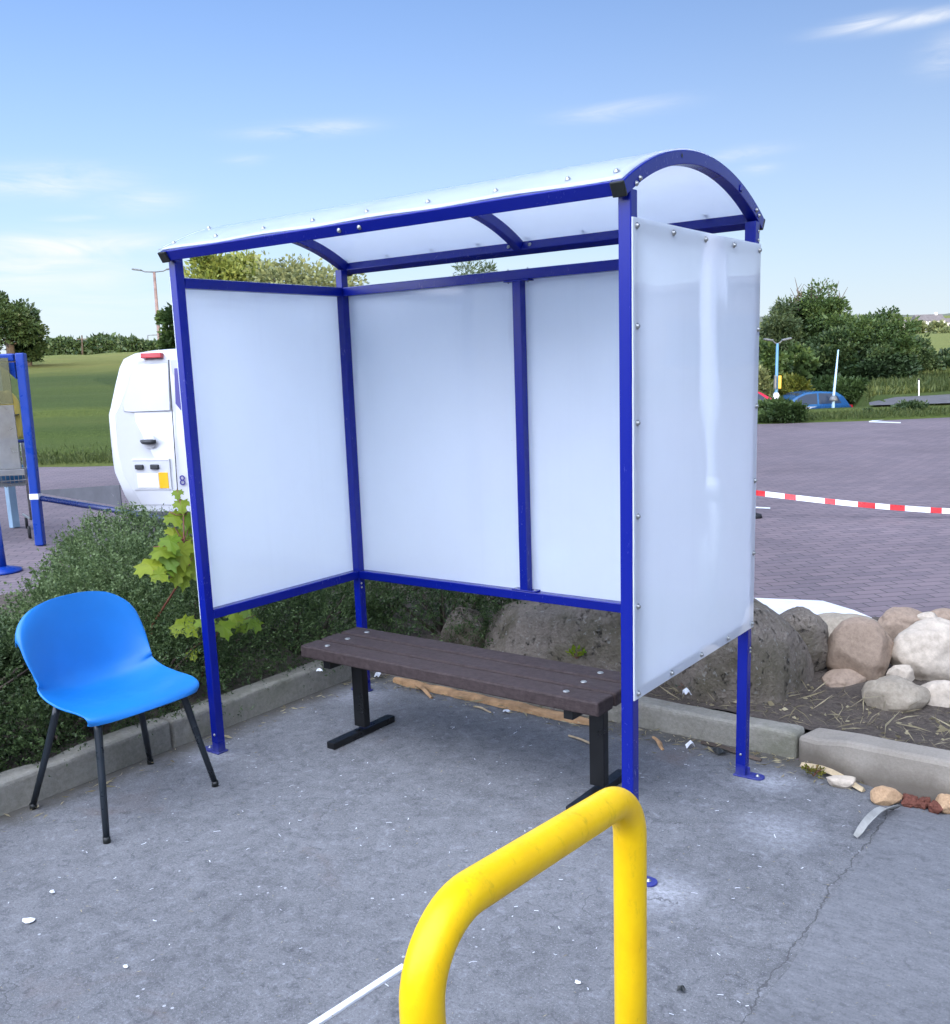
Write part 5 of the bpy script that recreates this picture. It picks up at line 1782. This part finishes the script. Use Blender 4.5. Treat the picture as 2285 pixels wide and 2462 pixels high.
tp_ = at(1512, 668, 34.5); g0 = gpt(tp_)
lp = thing('lamp_post', 'pale blue twin headed lamp post in front of the dark trees', 'lamp post', g0, group='twin headed lamp posts')
MB().tube([g0 - Vector((0, 0, .3)), g0 + Vector((0, 0, .9)), tp_], [.07, .06, .045], 12).build('pole', MT['lampblue'], lp, smooth=True)
zc = at(1510, 777, 34.5).z
MB().lathe((g0.x, g0.y, zc), [(.0001, 0), (.16, 0), (.15, .03), (.08, .24), (.0001, .24)], 16).build('cone_sleeve', MT['white'], lp, smooth=True)
for sx in (-1, 1):
    a = MB().tube([tp_, tp_ + rgt * sx * .08 + Vector((0, 0, .02)), tp_ + rgt * sx * .17 + Vector((0, 0, .11))], .022, 8).build('arm', MT['lampgrey'], lp, smooth=True)
    c = tp_ + rgt * sx * .31 + Vector((0, 0, .135))
    h = MB().box((0, 0, 0), (.34, .18, .07)); 
    hm = Matrix((rgt, FH, Vector((0, 0, 1)))).transposed().to_4x4() @ Matrix.Rotation(R(-sx * 10), 4, 'Y'); hm.translation = c
    h.xf(hm).build('lamp_head', MT['lampgrey'], lp, bevel=.035)
sg = at(1516.5, 743, 34.3)
MB().box(sg, (.10, .05, .44), Matrix.Rotation(math.atan2(rgt.y, rgt.x), 3, 'Z')).build('sign_plate', MT['signyel'], lp, bevel=.01)
sg = at(1507.5, 743, 34.4)
MB().box(sg, (.07, .1, .46), Matrix.Rotation(math.atan2(rgt.y, rgt.x), 3, 'Z')).build('control_box', MT['lampgrey'], lp, bevel=.01)

b_ = at(1621, 773, 36.5); tp_ = at(1630.5, 680, 36.5); g0 = b_ - Vector((0, 0, .8))
pl_ = thing('pole', 'slim leaning pale pole behind the blue car', 'pole', g0)
MB().tube([g0, b_, tp_], [.07, .05, .024], 10).build('shaft', MT['pale_blue'], pl_, smooth=True)
MB().lathe(b_ - Vector((0, 0, .12)), [(.0001, 0), (.16, 0), (.14, .08), (.06, .2), (.0001, .2)], 14).build('collar', MT['lampgrey'], pl_, smooth=True)

tp_ = at(300, 529, 50); b_ = at(312.5, 690, 50); g0 = gpt(b_)
lp = thing('lamp_post', 'tall rust streaked twin armed lamp post behind the van', 'lamp post', g0, group=None)
MB().tube([g0 - Vector((0, 0, .3)), b_, tp_], [.10, .095, .065], 12).build('pole', MT['rust'], lp, smooth=True)
for sx in (-1, 1):
    MB().tube([tp_, tp_ + rgt * sx * .45 + Vector((0, 0, .03)), tp_ + rgt * sx * .62 + Vector((0, 0, .10))], .03, 8).build('arm', MT['lampgrey'], lp, smooth=True)
    c = tp_ + rgt * sx * .84 + Vector((0, 0, .14))
    h = MB().box((0, 0, 0), (.46, .16, .08)); hm = Matrix((rgt, FH, Vector((0, 0, 1)))).transposed().to_4x4() @ Matrix.Rotation(R(sx * 9) * -1, 4, 'Y'); hm.translation = c
    h.xf(hm).build('lamp_head', MT['lampgrey'], lp, bevel=.03)
b_ = at(288, 690, 90); tp_ = at(287.5, 652, 90)
lp = thing('lamp_post', 'small distant grey single arm lamp left of the rusty pole', 'lamp post', b_)
MB().tube([b_, tp_], [.07, .05], 8).build('pole', MT['lampgrey'], lp, smooth=True)
MB().tube([tp_, tp_ + rgt * .5], .035, 6).build('arm', MT['lampgrey'], lp)
MB().box(tp_ + rgt * .62, (.35, .18, .08), Matrix.Rotation(math.atan2(rgt.y, rgt.x), 3, 'Z')).build('lamp_head', MT['lampgrey'], lp)
b_ = at(161, 694, 82); tp_ = at(159.5, 652, 82)
lp = thing('telegraph_pole', 'thin dark telegraph pole standing in the far hedge', 'pole', b_)
MB().tube([b_, tp_], [.09, .06], 8).build('shaft', MT['bark'], lp, smooth=True)
MB().beam(tp_ + rgt * -.4 + Vector((0, 0, -.3)), tp_ + rgt * .4 + Vector((0, 0, -.3)), .07, .07).build('crossarm', MT['bark'], lp)
b_ = at(1788, 770, 36.2); tp_ = at(1787, 738, 36.2)
lp = thing('marker_post', 'thin white marker post at the roadside near the right edge', 'post', b_)
MB().tube([b_ - Vector((0, 0, .3)), tp_], .022, 8).build('shaft', MT['paper'], lp, smooth=True)
MB().lathe(tp_ - Vector((0, 0, .02)), [(.0001, 0), (.03, 0), (.03, .05), (.0001, .06)], 10).build('end_cap', MT['cap'], lp, smooth=True)

# lamp column beside the bed, mirrored in the glossy right sheet
rp = at(1385, 966, 5.9); XM_ = L + .025
lc = Vector((2 * XM_ - rp.x, rp.y, 0)); zc = rp.z
lp = thing('lamp_post', 'white lamp column with flared sleeve right of the planting bed', 'lamp post', lc)
MT['colwhite'] = worn('column_white', (.62, .63, .65), .4, .05)
MB().tube([lc, Vector((lc.x, lc.y, zc)), Vector((lc.x, lc.y, 5.2))], [.05, .05, .05], 16).build('pole', MT['colwhite'], lp, smooth=True)
MB().lathe((lc.x, lc.y, zc), [(.051, 0), (.085, 0), (.055, .12), (.051, .12)], 20).build('cone_sleeve', MT['colwhite'], lp, smooth=True)
for sx in (-1, 1):
    MB().tube([Vector((lc.x, lc.y, 5.15)), Vector((lc.x + sx * .3, lc.y, 5.3))], .03, 8).build('arm', MT['lampblue'], lp, smooth=True)
    MB().box((lc.x + sx * .55, lc.y, 5.33), (.55, .2, .09)).build('lamp_head', MT['lampgrey'], lp, bevel=.03)


# ------------------------------------------------------------------ cars
def car(label, p, heading, paint, group=None):
    root = thing('parked_car', label, 'car', p, heading, group)
    low = [(-2.02, .32), (-2.06, .55), (-2.02, .82), (-1.86, .93), (.75, .95), (1.55, .84), (1.95, .70), (2.04, .52), (2.0, .32)]
    n_ = len(low)
    rows = []
    for x, k, dz in ((-.86, .965, 0), (-.80, .99, .0), (0, 1.0, .015), (.80, .99, 0), (.86, .965, 0)):
        rows.append([Vector((x, y * k, z + (dz if z > .5 else 0) - (.03 if abs(x) > .84 and z > .8 else 0))) for y, z in low])
    mb = MB().grid(rows, True)
    mb.f += [tuple(range(n_)), tuple(range(4 * n_ + n_ - 1, 4 * n_ - 1, -1))]; mb.m += [0, 0]
    body = mb.build('body', paint, root, bevel=.04, segs=3, smooth=True)
    cab_b = [(-1.92, .90), (-1.70, 1.22), (-1.42, 1.41), (-.6, 1.47), (-.05, 1.43), (.35, 1.27), (.98, .90)]
    rows = []
    for x in (-1, -.9, 0, .9, 1):
        rows.append([Vector((x * (.82 - (z - .9) * .30), y, z + (.015 if abs(x) < .5 and z > 1.2 else 0))) for y, z in cab_b])
    mb = MB().grid(rows)
    n_ = len(cab_b)
    mb.f += [tuple(range(n_)), tuple(range(4 * n_ + n_ - 1, 4 * n_ - 1, -1))]; mb.m += [0, 0]
    mb.build('roof', paint, root, bevel=.04, segs=3, smooth=True)
    xa = lambda z: .82 - (z - .9) * .30 + .006
    for sx in (-1, 1):
        for w in ([(-1.55, .97), (-1.42, 1.24), (-1.25, 1.36), (-.62, 1.39), (-.60, .97)], [(-.52, .97), (-.54, 1.39), (-.08, 1.36), (.25, 1.24), (.62, .97)]):
            n_ = len(w)
            vs = [Vector((sx * xa(z), y, z)) for y, z in w] + [Vector((sx * (xa(z) - .03), y, z)) for y, z in w]
            MB().add(vs, [tuple(range(n_)), tuple(reversed(range(n_, 2 * n_)))] + [(i, (i + 1) % n_, n_ + (i + 1) % n_, n_ + i) for i in range(n_)]).build('window', MT['glass'], root)
        MB().box((sx * .92, .52, .98), (.14, .1, .12)).build('mirror', paint, root, bevel=.03)
        MB().box((sx * .68, 1.93, .70), (.28, .14, .13)).build('headlight', MT['paper'], root, bevel=.03)
        MB().box((sx * .72, -2.0, .78), (.2, .1, .2)).build('tail_light', MT['red_lens'], root, bevel=.02)
        for y in (-1.25, 1.28):
            w = MB().lathe((sx * .74 - .09, y, .31), [(.02, 0), (.27, 0), (.305, .03), (.31, .09), (.305, .16), (.27, .19), (.02, .19)], 24, (1, 0, 0)).build('wheel', MT['rubber'], root, smooth=True)
            MB().lathe((sx * .74 + (.085 if sx > 0 else -.105), y, .31), [(.02, 0), (.19, 0), (.18, .02), (.02, .02)], 16, (1, 0, 0)).build('rim', MT['zinc'], w, smooth=True)
    def quad(name, pts, nv):
        nv = Vector(nv).normalized() * .012
        a = [Vector(q) + nv for q in pts] + [Vector(q) - nv for q in pts]
        MB().add(a, [(0, 1, 2, 3), (7, 6, 5, 4), (0, 4, 5, 1), (1, 5, 6, 2), (2, 6, 7, 3), (3, 7, 4, 0)]).build(name, MT['glass'], root)
    quad('windscreen', [(-.66, .93, .935), (.66, .93, .935), (.58, .06, 1.40), (-.58, .06, 1.40)], (0, .47, .88))
    quad('rear_window', [(-.62, -1.86, 1.0), (.62, -1.86, 1.0), (.58, -1.47, 1.37), (-.58, -1.47, 1.37)], (0, -.69, .72))
    return root


ry = math.atan2(rgt.y, rgt.x)
cb = at(1548, 778, 40.5)
car('metallic blue car parked low beyond the bank right of the lamp post', Vector((cb.x, cb.y, -1.3)), ry + R(90) + R(9), worn('blue_car_paint', (.014, .07, .18), .25, .03, 1, 0, coat=.6), 'cars parked beyond the bank')
cb = at(1448, 772, 36.2)
car('red car half hidden behind the right shelter panel', Vector((cb.x, cb.y, -.92)), ry - R(90) + R(6), worn('red_car_paint', (.38, .02, .045), .25, .03, 1, 0, coat=.6), 'cars parked beyond the bank')

# ------------------------------------------------------------------ distant houses on the hill
MT['render_white'] = worn('white_render', (.78, .75, .68), .8, .05, 1, 0)
MT['slate'] = worn('slate_roof', (.12, .11, .11), .7, .2, 1, 0)


def house(label, u, v, wpx, hpx, t, rot):
    c = at(u, v, t); w = wpx * UPX * t; h = hpx * UPX * t; dpt = w * .6
    base = Vector((c.x, c.y, c.z - h * .5))
    root = thing('house', label, 'house', base, ry + rot, 'white houses on the far hill')
    MB().box((0, 0, h * .25 - 1), (w, dpt, h * .5 + 2)).build('wall', MT['render_white'], root)
    rf = MB().prism([(-dpt / 2 - .3, h * .5), (dpt / 2 + .3, h * .5), (0, h * 1.0)], -w / 2 - .3, w / 2 + .3, 0).build('roof', MT['slate'], root)
    MB().box((w * .3, 0, h * .98), (w * .08, w * .08, h * .3)).build('chimney', MT['render_white'], rf)
    for k in range(3):
        MB().box((-w * .3 + w * .3 * k, -dpt / 2 - .02, h * .27), (w * .12, .08, h * .22)).build('window', MT['glass'], root)
    MB().box((w * .45, -dpt / 2 - .02, h * .12), (w * .06, .08, h * .3)).build('door', MT['slate'], root)


house('leftmost of the far white houses, beside the broad tree', 1740, 629, 36, 18, 330, .2)
house('low cream house second from the left on the far hill', 1772, 631, 30, 14, 345, -.3)
house('largest white house on the far hill near the right edge', 1804, 625, 52, 26, 350, .1)
house('white house cut by the right edge on the far hill', 1846, 628, 30, 18, 360, .4)
for i, (u, yt, yb, w, t, lab) in enumerate(((1757, 627, 645, 26, 335, 'far scrubby tree between the two left houses'), (1785, 628, 648, 24, 340, 'far tree left of the largest white house'), (1822, 630, 648, 28, 345, 'far tree right of the largest white house'),
                                            (1715, 632, 650, 40, 320, 'far pale bush above the broad rounded tree'), (1840, 642, 655, 40, 330, 'far low hedge tree under the right edge house'))):
    bush_px(lab, u, yt, yb, w, t, MT['leaf_pale'], 900, 1.2, 200 + i, 'tree', 'tree', 'trees among the far houses')
b_ = at(1731, 640, 300); tp_ = at(1728.5, 611, 300)
mp_ = thing('mast', 'thin dark mast standing on the far skyline', 'mast', b_)
MB().tube([b_, tp_], [.5, .25], 6).build('shaft', MT['bark'], mp_)
MB().beam(tp_ - rgt * 1.2 - Vector((0, 0, 1.2)), tp_ + rgt * 1.2 - Vector((0, 0, 1.6)), .3, .3).build('crossarm', MT['bark'], mp_)

# distant wooded ridge
rg = np.random.default_rng(79)
rows = []
ss = np.linspace(-900, 1100, 160)
for k, (t_, h0) in enumerate(((1100, 0), (1250, 1), (1500, 1.15))):
    rows.append([Vector((x, t_, -5 + h0 * (40 + 12 * mnoise.noise(Vector((x * .004, 2, 0))) + 5 * mnoise.noise(Vector((x * .02, 1, 0)))) * smooth(-200, 500, x) + h0 * 14)) for x in ss])
MT['ridge'] = worn('wooded_ridge', (.10, .115, .085), .95, .3, .02, 0)
o = MB().grid(rows).build('hills', MT['ridge'], smooth=True); put_st(o); tag(o, kind='structure')

# ------------------------------------------------------------------ store behind the photographer: its shade covers the forecourt
MT['brick'] = worn('pale_brick', (.62, .57, .50), .85, .15, 5, .3, 40)
MT['fascia'] = worn('fascia', (.62, .64, .67), .4, .05)
stc = st(0, -14)
store = thing('store_building', 'long brick supermarket with pale fascia and canopy facing the shelter', 'building', stc, ry)
MB().box((0, -6, 3.5), (120, 12, 7.0)).build('wall', MT['brick'], store)
MB().box((0, -5.95, 7.15), (120.8, 12.8, .3)).build('roof', MT['slate'], store)
MB().box((0, .12, 6.2), (120.4, .2, 1.3)).build('fascia', MT['fascia'], store)
cn = MB().box((14, 1.6, 3.3), (40, 3.0, .25)).build('canopy', MT['fascia'], store)
for k in range(7):
    MB().tube([(-4 + 6 * k, 2.8, 0), (-4 + 6 * k, 2.8, 3.2)], .09, 12).build('column', MT['colwhite'], cn, smooth=True)
for k in range(10):
    f_ = MB().box((-27 + 6 * k, .06, 1.5), (4.2, .1, 2.4)).build('window', MT['glass'], store)
    MB().box((-27 + 6 * k, .13, 1.5), (.07, .06, 2.4)).build('frame', MT['fascia'], f_)

# low shop row across the car park to the right: mirrored in the glossy right sheet
un = st(29, 17, 0)
uh = Vector((.41, .91, 0)).normalized()
unit = thing('shop_building', 'low dark brick shop row with pale fascia across the car park', 'building', un, math.atan2(uh.y, uh.x) - PI / 2)
MT["darkbrick"] = worn('dark_brick', (.10, .085, .08), .85, .2, 4, .3, 40)
MB().box((0, 4, 2.0), (24, 8, 4.0)).build('wall', MT['darkbrick'], unit)
MB().box((0, 3.9, 4.1), (24.6, 8.8, .22)).build('roof', MT['slate'], unit)
MB().box((0, -.10, 1.0), (24.2, .2, .25)).build('sill_band', MT['slate'], unit)
for k in range(4):
    MB().box((-9 + 6 * k, -.03, 2.1), (4.6, .1, 1.7)).build('window', MT['glass'], unit)

# ------------------------------------------------------------------ light
SUN_EL = 9.0
to_sun = (-FH * math.cos(R(28)) + rgt * math.sin(R(28))).normalized()
sd_ = to_sun * math.cos(R(SUN_EL)) + Vector((0, 0, math.sin(R(SUN_EL))))
ld = bpy.data.lights.new('sun', 'SUN'); ld.energy = SUN_E; ld.angle = R(.5); ld.color = (1.0, .86, .66)
lo = bpy.data.objects.new('sun', ld); C.objects.link(lo)
lo.rotation_mode = 'QUATERNION'; lo.rotation_quaternion = Vector((0, 0, 1)).rotation_difference(sd_)
lo.location = (0, 0, 30)

w = bpy.data.worlds.new('World'); bpy.context.scene.world = w; w.use_nodes = True
t = NT(w)
bg = t.n['Background']
sky = t.node('ShaderNodeTexSky', sky_type='NISHITA')
sky.sun_disc = False
sky.sun_elevation = R(SUN_EL)
sky.sun_rotation = math.atan2(to_sun.x, to_sun.y) % (2 * PI)
sky.air_density = SKY_AIR; sky.dust_density = SKY_DUST; sky.ozone_density = SKY_OZ; sky.altitude = 20
# thin cloud wisps placed by compass direction and height
tc = t.node('ShaderNodeTexCoord')
dv = tc.outputs['Generated']
sp = t.node('ShaderNodeSeparateXYZ'); t.link(dv, sp.inputs[0])
az = t.math('ARCTAN2', sp.outputs[1], sp.outputs[0]); el = t.math('ARCSINE', sp.outputs[2])
cb_ = t.node('ShaderNodeCombineXYZ')
t.link(t.math('MULTIPLY', az, 5.0), cb_.inputs[0]); t.link(t.math('MULTIPLY', el, 30.0), cb_.inputs[1])
wisp = t.noise(1.6, 7, .62, cb_.outputs[0], .9)
wispm = t.ramp(wisp, [(.30, 0.0), (.80, 1.0)])
cloud = None
for (u, v, wu, hv, a_) in ((605, 252, 95, 11, .55), (95, 352, 120, 22, .62), (270, 392, 70, 22, .4), (150, 424, 45, 5, .4), (480, 312, 34, 8, .3), (140, 478, 170, 22, .75), (60, 530, 190, 40, .6),
                       (1205, 214, 85, 13, .5), (1455, 297, 60, 10, .4), (1672, 48, 62, 9, .6), (1800, 35, 80, 9, .6), (1848, 105, 40, 25, .4), (1470, 330, 30, 8, .35), (150, 600, 220, 40, .3), (1000, 560, 300, 40, .25)):
    d = ray(u, v).normalized()
    a0, e0 = math.atan2(d.y, d.x), math.asin(d.z)
    wa = wu * UPX / math.cos(e0); he = hv * UPX
    tilt = .035
    xa = t.math('DIVIDE', t.math('SUBTRACT', az, a0), wa)
    el2 = t.math('SUBTRACT', el, e0)
    xe = t.math('DIVIDE', t.math('ADD', el2, t.math('MULTIPLY', t.math('SUBTRACT', az, a0), .05)), he)
    g = t.math('POWER', 2.718, t.math('MULTIPLY', t.math('ADD', t.math('MULTIPLY', xa, xa), t.math('MULTIPLY', xe, xe)), -1.0))
    g = t.math('MULTIPLY', g, a_ * 2.0)
    cloud = g if cloud is None else t.math('MAXIMUM', cloud, g)
cm = t.math('MULTIPLY', cloud, wispm, clamp=True)
skc = t.mix(1.0, sky.outputs[0], SKY_TINT, 'MULTIPLY')
hz_ = t.math('POWER', t.math('SUBTRACT', 1.0, t.math('ABSOLUTE', sp.outputs[2]), clamp=True), HAZE_POW)
skc = t.mix(t.math('MULTIPLY', hz_, HAZE_AMT), skc, HAZE_COL)
skc = t.mix(cm, skc, CLOUD_COL)
# added fill glow in the unseen sky behind the photographer: lights the shaded forecourt
fill_dir = (-FH * .64 - rgt * .54 + Vector((0, 0, .54))).normalized()
vd = t.node('ShaderNodeVectorMath', operation='DOT_PRODUCT'); t.link(dv, vd.inputs[0]); vd.inputs[1].default_value = fill_dir
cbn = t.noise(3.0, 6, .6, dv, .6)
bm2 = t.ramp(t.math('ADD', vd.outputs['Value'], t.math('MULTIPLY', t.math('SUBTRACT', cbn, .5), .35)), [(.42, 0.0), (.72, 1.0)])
skc = t.mix(bm2, skc, FILL_COL)
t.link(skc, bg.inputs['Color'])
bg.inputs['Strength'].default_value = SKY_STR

sc = bpy.context.scene
sc.view_settings.view_transform = 'Standard'
sc.view_settings.look = 'None'
sc.view_settings.exposure = EXPOSURE
sc.view_settings.gamma = 1
sc.cycles.use_adaptive_sampling = True
sc.cycles.adaptive_threshold = .02
sc.cycles.use_denoising = True
sc.cycles.max_bounces = 8
sc.cycles.transparent_max_bounces = 16
sc.cycles.sample_clamp_indirect = 6
